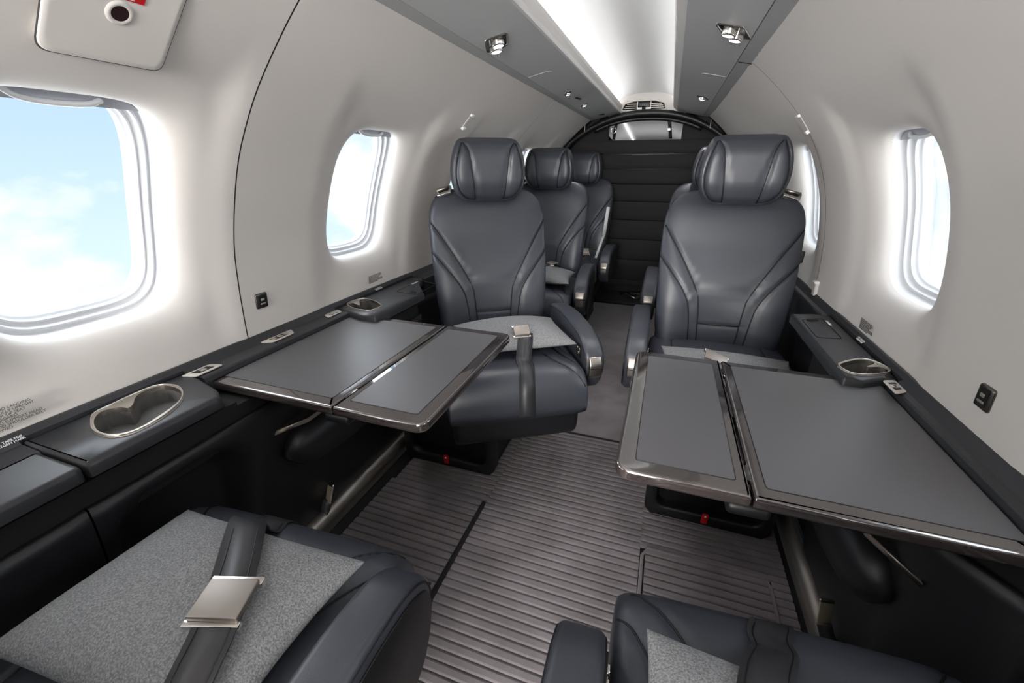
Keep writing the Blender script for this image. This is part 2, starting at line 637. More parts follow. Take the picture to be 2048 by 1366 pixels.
YS = {-1: ([-1.08, -.32, .450, 1.205, 1.955, 2.70], [-2.0, -.705, .045, .71, 1.545, 2.295, 3.32]),
      1: ([-1.08, -.32, .45, 1.215, 2.00, 2.72], [-2.0, -.705, .045, .795, 1.685, 2.37, 3.32])}
SEAMS = {-1: [.71, 2.295], 1: [1.685]}
WALLS = {}
for sg in (-1, 1):
    p = WP[sg]
    wl = thing('wall_' + SID[sg], None, None, kind='structure')
    WALLS[sg] = wl
    ycs, bs = YS[sg]
    for i, yc in enumerate(ycs):
        a, b = bs[i], bs[i + 1]
        if any(abs(a - s) < 1e-6 for s in SEAMS[sg]): a += .0016
        if any(abs(b - s) < 1e-6 for s in SEAMS[sg]): b -= .0016
        window_panel(sg, a, b, yc, wl)
        window(sg, yc)
    ss = np.linspace(p.s_at_z(.45), p.len, 40)
    for sy in SEAMS[sg]:
        v = []
        wb = .012 if sg < 0 else .040
        for s in ss: v += [p.pos(sy - wb, s, .003 if sg < 0 else .0018), p.pos(sy + wb, s, .003 if sg < 0 else .0018)]
        mk('seam_backing', (v, [(2 * i, 2 * i + 1, 2 * i + 3, 2 * i + 2) for i in range(len(ss) - 1)]), 'seam', wl)
    # plain lower skin behind the consoles and the skin of the baggage bay
    v, f = [], []
    sl = np.linspace(0, p.s_at_z(.52), 6)
    for s in sl: v += [p.pos(-2.0, s, .006), p.pos(3.32, s, .006)]
    f = [(2 * i, 2 * i + 1, 2 * i + 3, 2 * i + 2) for i in range(len(sl) - 1)]
    mk('lower_skin', (v, f), 'gap', wl)
    v = []
    sl = np.linspace(0, p.len, 30)
    for s in sl: v += [p.pos(3.32, s, .004), p.pos(5.2, s, .004)]
    mk('baggage_skin', (v, [(2 * i, 2 * i + 1, 2 * i + 3, 2 * i + 2) for i in range(len(sl) - 1)]), 'gap', wl)

# ------------------------------------------------------------------ floor
fl = mk('floor', rbox(-.78, .78, -2.0, 5.2, -.05, -.006, 0), 'carpet_dk', smooth=False)
tag(fl, kind='structure')


def ribbed(x0, x1, y0, y1, z, h, period, parent, name='ribbed_carpet', m='carpet', wob=0.0):
    v, f = [], []
    n = int(round((y1 - y0) / period))
    prof = [(0.0, 0.0), (0.08, .75), (0.2, 1.0), (0.72, 1.0), (0.84, .75), (0.92, 0.0)]
    nx = 5
    rows = 0
    for i in range(n):
        for (t, hh) in prof:
            for k in range(nx):
                x = x0 + (x1 - x0) * k / (nx - 1)
                v.append((x, y0 + (i + t) * period + wob * math.sin(i * 1.7 + k), z + h * hh))
            rows += 1
    for r in range(rows - 1):
        for k in range(nx - 1):
            a = r * nx + k
            f.append((a, a + 1, a + nx + 1, a + nx))
    return tag(mk(name, (v, f), m, parent, smooth=False), kind='stuff')


plain = mk('aisle_carpet', rbox(-.66, .66, 1.49, 3.38, -.006, .002, 0.002, 1), 'carpet', fl)
ribbed(-.243, .255, -1.2, 1.486, -.004, .0045, .0245, fl)
ribbed(-.61, -.258, -1.2, 0.999, -.003, .0065, .0245, fl)
ribbed(.270, .592, -.6, 0.985, -.003, .0055, .0245, fl)
ribbed(-.60, -.243, 0.99, 1.486, -.004, .0045, .0245, fl)
ribbed(.255, .64, 0.99, 1.486, -.004, .0045, .0245, fl)
ribbed(.596, .64, -.6, 0.985, -.004, .0045, .0245, fl)
mk('carpet_edge', rbox(-.257, -.244, -1.2, 1.0, -.004, .006, .003), 'carpet_dk', fl)
mk('carpet_edge', tube([(.262, -.6, .001), (.262, .96, .001), (.275, .989, .001), (.57, .992, .001), (.592, .97, .001), (.594, -.6, .001)], .005, 6), 'carpet', fl)
mk('carpet_edge', rbox(-.60, .64, 1.483, 1.493, -.004, .0035, .002), 'carpet_dk', fl)
# black ribbed mat of the baggage bay
bmt = mk('baggage_mat', rbox(-.66, .66, 3.385, 5.2, -.006, .003, .001, 1), 'rubber', fl)
bar = data('mat_rib', *rbox(-.60, .60, -.009, .009, 0, .016, .003, 2), 'rubber')
for i in range(14):
    put('mat_rib', bar, bmt, (0, 3.41 + i * .035, .003))

# metal kick rails along the floor
for sg in (-1, 1):
    xo = .684 if sg > 0 else .682
    pts = [(sg * (xo - .030), .0), (sg * (xo - .034), .050), (sg * (xo - .026), .066), (sg * (xo - .004), .070), (sg * xo, .064), (sg * xo, 0)]
    if sg < 0: pts = pts[::-1]
    r = mk('baseboard_' + SID[sg], prism(pts, 'y', -1.8, 3.3, .002), 'rail')
    tag(r, kind='structure')

# ------------------------------------------------------------------ ceiling: centre panel, coves, soffits
ce = thing('ceiling', None, None, kind='structure')
CX = -.012
v, f = [], []
yy = [-2.0, -1.0, 0, 1.0, 2.0, 2.9, 3.0, 3.1, 3.2, 3.28, 3.36, 3.42, 3.46]
nx = 33
for y in yy:
    for k in range(nx):
        u = -1 + 2 * k / (nx - 1)
        drop = 0.0 if y < 2.9 else .105 * ((y - 2.9) / .56) ** 2
        v.append((CX + u * .255, y, 1.440 + .122 * (1 - abs(u) ** 3.2) - drop))
for i in range(len(yy) - 1):
    for k in range(nx - 1):
        a = i * nx + k
        f.append((a, a + nx, a + nx + 1, a + 1))
mk('centre_panel', (v, f), 'ceil', ce)


def x_out(sg, y):
    if sg < 0:
        return interp(y, [-2, .80, .90, 1.0, 1.08, 3.3], [.50, .50, .47, .41, .392, .385])
    return interp(y, [-2, 1.60, 1.75, 1.83, 1.92, 2.02, 2.2, 3.3], [.402, .402, .396, .397, .425, .436, .425, .385])


def soffit_z(x):
    return 1.381 - (abs(x) - .18) * .215


for sg in (-1, 1):
    ysA = list(np.linspace(-2.0, .6, 6)) + list(np.linspace(.7, 2.3, 33)) + list(np.linspace(2.4, 3.34, 6))
    # main soffit board with a rounded inner edge
    sec = [(.350, soffit_z(.350)), (.27, soffit_z(.27)), (.195, soffit_z(.195)), (.186, 1.3795), (.1815, 1.383), (.181, 1.388), (.190, 1.40), (.350, 1.375)]
    v = [(sg * x, y, z) for y in (-2.0, 3.34) for x, z in sec]
    n = len(sec)
    ff = [(k, (k + 1) % n, n + (k + 1) % n, n + k) for k in range(n)]
    o = mk('soffit_board', (v, ff), 'soffit', ce, smooth=False)
    fix_normals(o)
    # outer strip, set off by a fine groove
    v, ff = [], []
    for y in ysA:
        xo = x_out(sg, y)
        for x, dz in ((.3525, 0), (xo - .008, 0), (xo, .004), (xo, .030), (.3525, .030)):
            v.append((sg * x, y, soffit_z(x) + dz))
    for i in range(len(ysA) - 1):
        for k in range(5):
            ff.append((i * 5 + k, i * 5 + (k + 1) % 5, i * 5 + 5 + (k + 1) % 5, i * 5 + 5 + k))
    o = mk('soffit_strip', (v, ff), 'soffit_dark', ce, smooth=False)
    fix_normals(o)
    mk('soffit_groove', rbox(sg * .351 - .004, sg * .351 + .004, -2, 3.34, soffit_z(.351) + .006, soffit_z(.351) + .012, 0), 'gap', ce, smooth=False)
    # pale lip that hides the light strip
    lp = [(.1815, 1.384), (.172, 1.400), (.1665, 1.418), (.1655, 1.430), (.172, 1.4305), (.177, 1.418), (.196, 1.392)]
    v = [((CX * .9 if z > 1.39 and x < .178 else 0) + sg * x, y, z) for y in (-2.0, 3.34) for x, z in lp]
    n = len(lp)
    o = mk('cove_lip', (v, [(k, (k + 1) % n, n + (k + 1) % n, n + k) for k in range(n)]), 'lip', ce, smooth=False)
    fix_normals(o)
    mk('cove_light', rbox(CX + sg * .190 - .007, CX + sg * .190 + .007, -1.9, 3.30, 1.407, 1.417, .002), 'cove', ce)
    # hatch line with its little catch on the soffit board
    y0 = 1.735 if sg < 0 else 1.965
    zz = soffit_z(.31) - .0006
    mk('hatch_line', tube([(sg * .345, y0, soffit_z(.345)), (sg * .268, y0, soffit_z(.268)), (sg * .262, y0 + .02, soffit_z(.262)), (sg * .266, y0 + .035, soffit_z(.266))], .0016, 6), 'lip', ce)
# strip joint on the right
mk('strip_joint', tube([(.354, 1.70, soffit_z(.354) - .0005), (.402, 1.70, soffit_z(.402) - .0005)], .0014, 6), 'gap', ce)
mk('slot_vent', rbox(-.31, -.265, 3.15, 3.17, soffit_z(.288) - .003, soffit_z(.288) + .004, .002), 'gap', ce)
mk('speaker_slot', xf(rbox(-.025, .025, -.012, .012, -.002, .002, .0019), (-.294, 2.37, soffit_z(.294) - .001), (0, .21, .5)), 'gap', ce)

# fascia that closes the ceiling trough above the bulkhead
fz = mk('trim_1', prism([(-.25, 1.372), (.23, 1.372), (.23, 1.47), (.10, 1.495), (-.01, 1.50), (-.12, 1.495), (-.25, 1.47)], 'y', 3.345, 3.38, .002), 'lip')
tag(fz, kind='structure')

# front and rear ends of the shell
we = mk('wall_front', rbox(-.80, .80, -2.04, -2.0, -.05, 1.52, 0), 'wall', smooth=False); tag(we, kind='structure')
we = mk('wall_rear', rbox(-.80, .80, 5.2, 5.24, -.05, 1.52, 0), 'gap', smooth=False); tag(we, kind='structure')

# baggage bay ceiling seen through the clear flap
zb_ = lambda y: 1.375 - .075 * (y - 3.7)
bv = []
for y in (3.62, 4.0, 4.4, 4.90):
    for x, dz in ((-.34, -.07), (-.20, -.010), (-.185, 0), (-.02, .004), (.14, 0), (.16, -.010), (.30, -.07)):
        bv.append((x, y, zb_(y) + dz))
bc = mk('trim_2', (bv, [(r * 7 + k, r * 7 + k + 1, r * 7 + k + 8, r * 7 + k + 7) for r in range(3) for k in range(6)]), 'ceil'); tag(bc, kind='structure')
mk('bay_light', tube([(-.196, 3.66, zb_(3.66) - .016), (-.196, 4.86, zb_(4.86) - .016)], .004, 6), 'bay', bc)
mk('bay_end', rbox(-.5, .5, 4.91, 4.93, .9, 1.40, 0), 'soffit_dark', bc)
mk('bay_roof', rbox(-.6, .6, 3.38, 5.2, 1.505, 1.52, 0), 'gap', bc)

# ------------------------------------------------------------------ rear bulkhead arch, quilted curtain
def arch(rx_in, zt, base=.0, sg_pts=40):
    """inner arch outline from the wall profiles, shrunk"""
    pts = []
    for sg in (-1, 1):
        p = WP[sg]
        zs = np.linspace(base, 1.20, 18) if sg < 0 else np.linspace(1.20, base, 18)
        q = [(sg * (p.x_at_z(z) - rx_in), z) for z in zs]
        if sg < 0:
            pts += q
            a = q[-1]
        else:
            b = q[0]
            for k in range(1, 14):
                t = k / 14
                x = a[0] + (b[0] - a[0]) * t
                u = 2 * t - 1
                pts.append((x, 1.20 + (zt - 1.20) * (1 - abs(u) ** 2.3)))
            pts += q
    return pts


af = arch(.004, 1.392)
ai = arch(.045, 1.352)
n = len(af)
v = [(x, 3.30, z) for x, z in af] + [(x, 3.30, z) for x, z in ai] + [(x, 3.36, z) for x, z in ai] + [(x, 3.36, z) for x, z in af]
ff = []
for i in range(n - 1):
    for a in range(4):
        b = (a + 1) % 4
        ff.append((a * n + i, a * n + i + 1, b * n + i + 1, b * n + i))
ba = mk('bulkhead_arch', (v, ff), 'plastic')
fix_normals(ba)
tag(ba, 'black arched bulkhead frame at the rear end of the cabin', 'frame')
for x in (-.415, .40):
    z0 = 1.285
    mk('joint_line', tube([(x, 3.299, 1.318), (x, 3.299, 1.268)], .002, 6), 'lip', ba)
bt = [(x, 3.335, z - .012) for x, z in ai if z > 1.27]
mk('top_bar', tube(smooth_path(bt, 3), .013, 10), 'plastic', ba)
# bay wall around the flap
cur = thing('cargo_curtain', 'tall black quilted fabric curtain hung across the rear bulkhead arch', 'curtain', (0, 3.42, 0))


def cy(z):
    return interp(z, [0.0, .1, .3, 1.25], [.36, .24, .15, .04])


zb = [1.225, 1.130, 1.030, .925, .80, .66, .51, .345, .16, .015]


def xin(sg, z):
    return WP[sg].x_at_z(min(z, 1.2)) - .03 - (0 if z < 1.2 else .04)


for i in range(len(zb) - 1):
    z1, z0 = zb[i], zb[i + 1]
    v, ff = [], []
    nzr, nxr = 8, 13
    for j in range(nzr):
        t = j / (nzr - 1)
        z = z0 + .002 + (z1 - z0 - .004) * t
        bul = .012 * (1 - (2 * t - 1) ** 4)
        for k in range(nxr):
            u = k / (nxr - 1)
            x = -xin(-1, z) * (1 - u) + xin(1, z) * u
            sag = .008 * (1 - (2 * u - 1) ** 2)
            wob = .004 * math.sin(u * 19 + i * 1.3) * (1 - (2 * t - 1) ** 2)
            v.append((x, cy(z) - bul + wob, z - sag))
    for j in range(nzr - 1):
        for k in range(nxr - 1):
            a = j * nxr + k
            ff.append((a, a + 1, a + nxr + 1, a + nxr))
    mk('quilted_band', (v, ff), 'curtain', cur)
# clear upper flap and dark side gussets
zt = 1.345
v = [(-.27, .045, 1.215), (.235, .045, 1.215), (.235, .0, zt), (.12, -.03, zt + .005), (-.02, -.03, zt + .008), (-.16, -.03, zt + .005), (-.27, 0, zt)]
mk('clear_flap', (v, [tuple(range(7))]), 'vinyl', cur, smooth=False)
for sg in (-1, 1):
    p = [(sg * .25 - .015, 1.215), (sg * .25 - .015, 1.35), (sg * .40, 1.30), (sg * .53, 1.22), (sg * .60, 1.13), (sg * .60, 1.10)]
    if sg > 0: p = p[::-1]
    mk('side_gusset', prism(p, 'y', .048, .056, 0), 'curtain', cur, smooth=False)
mk('bottom_hem', rbox(-.62, .62, .335, .36, .002, .022, .006), 'curtain', cur)
for x, xb in ((-.195, -.225), (.135, .165)):
    st = mk('strap', ribbon(smooth_path([(x, -.06, 1.352), ((x + xb) / 2, -.05, 1.30), (xb, .015, 1.22)], 5), (1, 0, 0), .022, .003), 'belt', cur)
    ang = [2 * math.pi * k / 20 for k in range(20)]
    xm = (x + xb) / 2 + (-.012 if x < 0 else 0)
    if x < 0:
        mk('ring', tube([(xm + .017 * math.cos(a), -.058, 1.276 + .019 * math.sin(a)) for a in ang], .0028, 6, True), 'nickel', st)
    else:
        mk('buckle', rbox(xm - .014, xm + .014, -.068, -.052, 1.262, 1.284, .004), 'nickel', st)

# loose webbing and tie-down lying on the baggage mat
tg = thing('tie_down_strap', 'loose tie-down strap with pale metal hook on the black baggage mat', 'strap', (.02, 3.52, .02))
mk('webbing', ribbon(smooth_path([(-.10, .10, .012), (-.06, .02, .03), (.02, -.03, .018), (.10, .02, .03), (.05, .09, .02), (-.02, .06, .03), (.16, .03, .016)], 6), (0, .3, 1), .024, .003), 'belt', tg)
mk('hook', tube(smooth_path([(-.03, -.06, .030), (.0, -.075, .040), (.03, -.08, .030), (.045, -.07, .022)], 6), .007, 8), 'metal', tg)
mk('ratchet', rbox(.03, .08, .01, .05, .012, .05, .006), 'plastic', tg)
mk('pin', tube([(.07, -.005, .055), (.07, .02, .065)], .005, 8), 'nickel', tg)

# air outlet above the arch
av = thing('air_outlet', 'ivory framed ceiling air outlet with louvres above the rear arch', 'vent', (-.03, 3.335, 1.415))
o_out = rounded_poly([(-.155, -.030), (.155, -.030), (.138, .022), (.07, .040), (-.07, .040), (-.138, .022)], .012)
o_in = rounded_poly([(-.142, -.020), (.142, -.020), (.126, .014), (.065, .030), (-.065, .030), (-.126, .014)], .010)
n = len(o_out)
v = [(x, -.006, z) for x, z in o_out] + [(x, -.012, z * .97) for x, z in [((a[0] + b[0]) / 2, (a[1] + b[1]) / 2) for a, b in zip(o_out, o_in)]] + [(x, -.006, z) for x, z in o_in] + [(x, .014, z) for x, z in o_in] + [(x, .012, z) for x, z in o_out]
ff = []
for a in range(5):
    b = (a + 1) % 5
    for k in range(n):
        ff.append((a * n + k, a * n + (k + 1) % n, b * n + (k + 1) % n, b * n + k))
o = mk('outlet_frame', (v, ff), 'vent', av); fix_normals(o)
mk('outlet_back', prism(o_in, 'y', .008, .012, 0), 'gap', av, smooth=False)
for sx in (-1, 1):
    for k in range(3):
        z = -.010 + k * .012
        mk('louvre', rbox(min(sx * .045, sx * (.132 - k * .010)), max(sx * .045, sx * (.132 - k * .010)), -.006, .006, z - .0022, z + .0022, .001), 'vent', av)
    mk('divider', rbox(sx * .043 - .003, sx * .043 + .003, -.007, .008, -.018, .028, .001), 'vent', av)
mk('display', rbox(-.038, .038, -.005, .004, -.002, .024, .002), 'plastic', av)
mk('thumb_wheel', rbox(-.045, -.012, -.009, .002, -.018, -.007, .002), 'white', av)
mk('thumb_wheel', rbox(.012, .045, -.009, .002, -.018, -.007, .002), 'white', av)

# ------------------------------------------------------------------ soffit lamps
def reading_light(x, y, size, label, two=True, skew=1):
    t = thing('reading_light', label, 'lamp', (x, y, soffit_z(x)), 0, 'reading lamps along the soffits')
    t.rotation_euler = (0, math.atan(.215) * (1 if x > 0 else -1), 0)
    s = size
    pl = rounded_poly([(-.55 * s, -.5 * s), (.2 * s, -.5 * s), (.55 * s, .5 * s), (-.2 * s, .5 * s)], .16 * s, 5)
    pl = [(skew * a, b) for a, b in pl]
    if skew < 0: pl = pl[::-1]
    big = [(a * 1.09, b * 1.09) for a, b in pl]
    n = len(pl)
    v = [(a, b, -.0005) for a, b in big] + [(a * 1.05, b * 1.05, -.004) for a, b in pl] + [(a, b, -.003) for a, b in pl] + [(a * .96, b * .96, -.001) for a, b in pl]
    ff = []
    for r in range(3):
        for k in range(n):
            ff.append((r * n + k, r * n + (k + 1) % n, (r + 1) * n + (k + 1) % n, (r + 1) * n + k))
    o = mk('bezel', (v, ff), 'nickel', t); fix_normals(o)
    mk('tray', prism([(a * .97, b * .97) for a, b in pl], 'z', -.0015, -.0008, 0), 'metal_dk', t, smooth=False)
    spots = ((-.12 * s * skew, -.22 * s), (.12 * s * skew, .22 * s)) if two else ((0, 0),)
    for q, (a, b) in enumerate(spots):
        r0 = .21 * s if two else .30 * s
        h = .16 * s + .004
        ri = []
        for rr, z in ((r0, .0), (r0, -h * .8), (r0 * .94, -h), (r0 * .80, -h)):
            ri.append([(a + rr * math.cos(2 * math.pi * k / 24), b + rr * math.sin(2 * math.pi * k / 24), z) for k in range(24)])
        hd = mk('lamp_head', loft(ri, False), 'nickel', t)
        ln = [(a + r0 * .8 * math.cos(2 * math.pi * k / 24), b + r0 * .8 * math.sin(2 * math.pi * k / 24), -h * .98) for k in range(24)]
        mk('lens', (ln, [tuple(range(24))]), 'lens', hd, smooth=False)
        d = bpy.data.lights.new('reading_spot', 'SPOT')
        d.energy = READING_W; d.spot_size = math.radians(75); d.spot_blend = .8; d.shadow_soft_size = .02
        d.color = (1.0, .95, .97)
        lo = bpy.data.objects.new('reading_spot', d); COL.objects.link(lo)
        lo.parent = t
        lo.location = (a, b, -h - .012)
    return t


M['metal_dk'] = mat('dark_chrome', (0.16, 0.15, 0.145), 0.22, metal=1.0)
reading_light(-.300, 1.29, .085, 'large twin-headed chrome reading lamp in the left soffit above the tables', True, -1)
reading_light(.304, 1.385, .085, 'large twin-headed chrome reading lamp in the right soffit above the tables', True, 1)
reading_light(-.300, 2.20, .040, 'small lit reading lamp in the left soffit, nearer of the rear pair', False, -1)
reading_light(-.300, 2.62, .040, 'small lit reading lamp in the left soffit, farther of the rear pair', False, -1)
reading_light(.300, 2.55, .055, 'single small lit reading lamp in the right soffit near the rear', False, 1)

# ================================================================== SIDE CONSOLES
def inset(lp, d):
    m = len(lp)
    A = sum(lp[i][0] * lp[(i + 1) % m][1] - lp[(i + 1) % m][0] * lp[i][1] for i in range(m))
    sgn = 1 if A > 0 else -1
    o = []
    for i in range(m):
        a = Vector(lp[i - 1]); b = Vector(lp[(i + 1) % m])
        t = (b - a)
        t = t.normalized() if t.length > 1e-9 else Vector((1, 0))
        nrm = Vector((-t.y, t.x)) * sgn
        o.append((lp[i][0] + nrm.x * d, lp[i][1] + nrm.y * d))
    return o


def pad(name, outline, holes, zt, zb, r, m, parent):
    lp0 = inset(outline, r); lp1 = inset(outline, r * .3)
    vf = [fill_hole(lp0, holes, zt) if holes else ([(p[0], p[1], zt) for p in lp0], [tuple(range(len(lp0)))])]
    n = len(outline)
    v = [(p[0], p[1], zt) for p in lp0] + [(p[0], p[1], zt - r * .3) for p in lp1] + [(p[0], p[1], zt - r) for p in outline] + [(p[0], p[1], zb) for p in outline]
    ff = []
    for a in range(3):
        for k in range(n):
            ff.append((a * n + k, a * n + (k + 1) % n, (a + 1) * n + (k + 1) % n, (a + 1) * n + k))
    vf.append((v, ff))
    o = mk(name, join(*vf), m, parent)
    fix_normals(o)
    return o


def cup_holder(parent, rim, hole, z, depth=.034):
    """metal bezel with a well of the outline hole"""
    hole = inset(hole, -.0035)
    h = mk('cup_holder', join(wall_loop(hole, z + .001, z - depth), ([(p[0], p[1], z - depth) for p in hole], [tuple(range(len(hole)))])), 'cup', parent, smooth=False)
    fix_normals(h)
    n = len(rim)
    top = fill_hole(inset(rim, .003), [inset(hole, .0008)], z + .0035)
    ir = inset(rim, .003)
    v = [(p[0], p[1], z + .0035) for p in ir] + [(p[0], p[1], z) for p in rim]
    sd = (v, [(k, (k + 1) % n, n + (k + 1) % n, n + k) for k in range(n)])
    rr = mk('rim', join(top, sd, wall_loop(inset(hole, .0008), z + .0035, z - .006)), 'metal', h, smooth=False)
    fix_normals(rr)
    mk('rim_bead', tube([(p[0], p[1], z + .0035) for p in inset(rim, .0025)], .0015, 6, True), 'nickel', h)
    return h


def plate(parent, quad, z, name='switch_panel', keys=0):
    q = [Vector(p) for p in quad]
    o = mk(name, prism(rounded_poly(quad, .006, 3), 'z', z, z + .0025, .0008, 2), 'vent', parent)
    c = sum(q, Vector((0, 0))) / 4
    inn = [tuple(c + (p - c) * .58) for p in q]
    mk('key_well', prism(rounded_poly(inn, .002, 2), 'z', z + .0022, z + .0029, 0), 'plastic', o, smooth=False)
    ax = (q[1] - q[0])
    for k in range(keys):
        t = (k + .5) / keys - .5
        pc = c + ax * t * .55
        d = .006
        mk('key', rbox(pc.x - .006, pc.x + .006, pc.y - d, pc.y + d, z + .0028, z + .0036, .0005), 'rail', o)
    return o


CON = {}
ZL = .620
for sg in (-1, 1):
    left = sg < 0
    xw = .762 if left else .724
    xs = .692 if left else .688
    xi = .580 if left else .606
    xn = xi if left else .676                      # inner face beside the near seats
    xfun = (lambda y, a=xn, b=xi: interp(y, [.54, .64], [a, b]))
    lab = 'left' if left else 'right'
    con = thing('side_console', 'long charcoal side console with armrest ledge along the %s cabin wall' % lab, 'console', (0, 0, 0))
    CON[sg] = con
    # strip next to the wall
    sec = [(xw + .004, .54), (xw + .001, .638), (xw - .004, .637), (xw - .020, .622), (xs + .004, ZL), (xs, ZL - .003), (xs - .001, ZL - .012), (xs, .54)]
    xk = xw - .012
    slim = [(xw + .004, .54), (xw + .001, .638), (xw - .004, .637), (xk, .629), (xk, .54)]
    runs = [(-1.95, .270, sec), (.270, .538, slim if left else sec), (.538, 1.005, sec), (1.005, 1.461, slim), (1.461, 3.29, sec)]
    for ya_, yb_, sc_ in runs:
        n = len(sc_)
        v = [(sg * x, y, z) for y in (ya_, yb_) for x, z in sc_]
        o = mk('ledge_strip', (v, [(k, (k + 1) % n, n + (k + 1) % n, n + k) for k in range(n)] + [tuple(range(n)), tuple(n + k for k in range(n))]), 'ledge', con, smooth=False)
        fix_normals(o)
    S = lambda L: [(sg * a, b) for a, b in L]
    # armrest pads
    pad('armrest_pad', rounded_poly(S([(xs, -1.9), (xn, -1.9), (xn, .262), (xn + .008, .268), (xs, .268)]), .004, 2), [], ZL + .0035, .598, .008, 'ledge', con)
    if left:
        rim = smooth_path([(-.707, .344), (-.736, .364), (-.742, .398), (-.746, .438), (-.744, .470), (-.728, .486), (-.695, .490), (-.655, .473), (-.622, .441), (-.604, .403), (-.598, .364), (-.607, .338), (-.633, .326), (-.672, .329)], 4, True)
        hole = smooth_path([(-.703, .352), (-.724, .373), (-.714, .390), (-.693, .396), (-.698, .410), (-.725, .432), (-.734, .455), (-.722, .477), (-.682, .477), (-.649, .460), (-.628, .434), (-.616, .400), (-.609, .372), (-.612, .350), (-.630, .336), (-.664, .336)], 4, True)
        shift = .030  # the well sits inside the pad, clear of the wall strip
        rim = [(a * 1.0 + 0.0, b) for a, b in rim]
        rim2 = [((a + .672) * .80 - .640, b) for a, b in rim]
        hole2 = [((a + .672) * .80 - .640, b) for a, b in hole]
        xs2 = .750
        pl = rounded_poly([(-xs2, .271), (-xi, .271), (-xi, .488), (-.612, .509), (-.70, .533), (-xs2, .537)], .006, 3)
        pad('cup_pad', pl, [inset(rim, .004)], ZL + .0035, .598, .008, 'ledge', con)
        cup_holder(con, rim, hole, ZL + .003)
        rimF = smooth_path([(-.748, 1.066), (-.750, 1.095), (-.737, 1.130), (-.706, 1.130), (-.662, 1.112), (-.622, 1.081), (-.620, 1.059), (-.630, 1.028), (-.660, 1.021), (-.700, 1.030), (-.735, 1.048)], 4, True)
        hoF = smooth_path([(-.742, 1.062), (-.728, 1.070), (-.701, 1.058), (-.695, 1.066), (-.717, 1.092), (-.730, 1.115), (-.722, 1.123), (-.700, 1.122), (-.662, 1.104), (-.630, 1.078), (-.630, 1.060), (-.636, 1.036), (-.660, 1.028), (-.700, 1.038), (-.735, 1.054)], 4, True)
        pl = rounded_poly([(-xs2, 1.012), (-.700, 1.006), (-.640, .985), (-xi, .985), (-xi, 1.27), (-.66, 1.37), (-.70, 1.46), (-xs2, 1.46)], .006, 3)
    else:
        rimF = smooth_path([(.611, 1.058), (.645, 1.093), (.677, 1.112), (.700, 1.104), (.714, 1.066), (.700, 1.040), (.656, 1.014), (.627, 1.012), (.612, 1.033)], 4, True)
        hoF = smooth_path([(.620, 1.056), (.648, 1.084), (.675, 1.101), (.690, 1.097), (.685, 1.083), (.668, 1.067), (.672, 1.058), (.692, 1.066), (.704, 1.060), (.693, 1.044), (.655, 1.022), (.630, 1.020), (.620, 1.036)], 4, True)
        pl = rounded_poly([(.712, 1.018), (.680, 1.010), (.640, .985), (xi - .004, .985), (xi - .004, 1.44), (.66, 1.46), (.712, 1.46)][::-1], .006, 3)
        pad('cup_pad', rounded_poly(S([(xs, .271), (xn, .271), (xn, .520), (xs, .537)])[::-1], .004, 2), [], ZL + .0035, .598, .008, 'ledge', con)
    pad('cup_pad', pl, [inset(rimF, .004)], ZL + .0035, .598, .008, 'ledge', con)
    cup_holder(con, rimF, hoF, ZL + .003)
    # stowage lid outline and pull
    lid = S([(xi + .012, 1.235), (xs - .01, 1.245), (xs - .01, 1.415), (xi + .012, 1.385)])
    zlid = ZL + .0038
    mk('lid_line', tube([(a, b, zlid) for a, b in rounded_poly(lid, .012, 3)], .0011, 5, True), 'gap', con)
    mk('lid_pull', xf(rbox(-.016, .016, -.005, .005, -.002, .003, .002), (sg * (xi + .04), 1.385 if not left else 1.262, zlid), (0, 0, -.6 if left else .5)), 'gap', con)
    mk('lid_label', xf(rbox(-.004, .004, -.020, .020, 0, .0006, 0), (sg * .682, 1.375, zlid)), 'white', con)
    # shadow gap below the pads, then the padded lower panel
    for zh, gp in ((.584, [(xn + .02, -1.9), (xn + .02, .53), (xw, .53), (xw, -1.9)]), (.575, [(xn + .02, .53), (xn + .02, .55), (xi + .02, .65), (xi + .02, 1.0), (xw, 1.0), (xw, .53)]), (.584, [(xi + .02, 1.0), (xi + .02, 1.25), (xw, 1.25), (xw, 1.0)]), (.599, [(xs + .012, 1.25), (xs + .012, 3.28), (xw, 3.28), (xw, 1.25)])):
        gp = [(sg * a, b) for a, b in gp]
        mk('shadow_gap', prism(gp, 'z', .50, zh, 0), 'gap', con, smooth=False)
    zt = .548

    def lower(y0, y1, alc=None, xi=None, amt=(.095 if left else .070)):
        fx = (lambda y: xi) if xi else xfun
        ny, nz_ = max(8, int((y1 - y0) / .02)), 26
        v, ff = [], []
        for j in range(nz_):
            t = j / (nz_ - 1)
            if j == 0:
                z, xx = zt - .004, .022
            elif j == 1:
                z, xx = zt, .010
            elif j == 2:
                z, xx = zt - .002, .003
            else:
                t = (j - 2) / (nz_ - 3)
                z = zt - .005 - (zt - .005 - .06) * t
                xx = amt * t ** 1.1
            for k in range(ny):
                y = y0 + (y1 - y0) * k / (ny - 1)
                d = 0.0
                if alc:
                    yc_, hy, zc, hz = alc
                    u = (abs((y - yc_) / hy) ** 4 + abs((z - zc) / hz) ** 4) ** .25
                    q = min(1, max(0, (1.0 - u) / .14))
                    d = .055 * q * q * (3 - 2 * q)
                edge = 0.004 if (k == 0 or k == ny - 1) else 0
                v.append((sg * (min(xx + fx(y), .700) + d + edge), y, z))
        for j in range(nz_ - 1):
            for k in range(ny - 1):
                a = j * ny + k
                q = (a, a + 1, a + ny + 1, a + ny)
                ff.append(q)
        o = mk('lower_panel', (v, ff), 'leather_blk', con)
        fix_normals(o)
    lower(-1.9, .252, None, xn, .095 if left else .018)
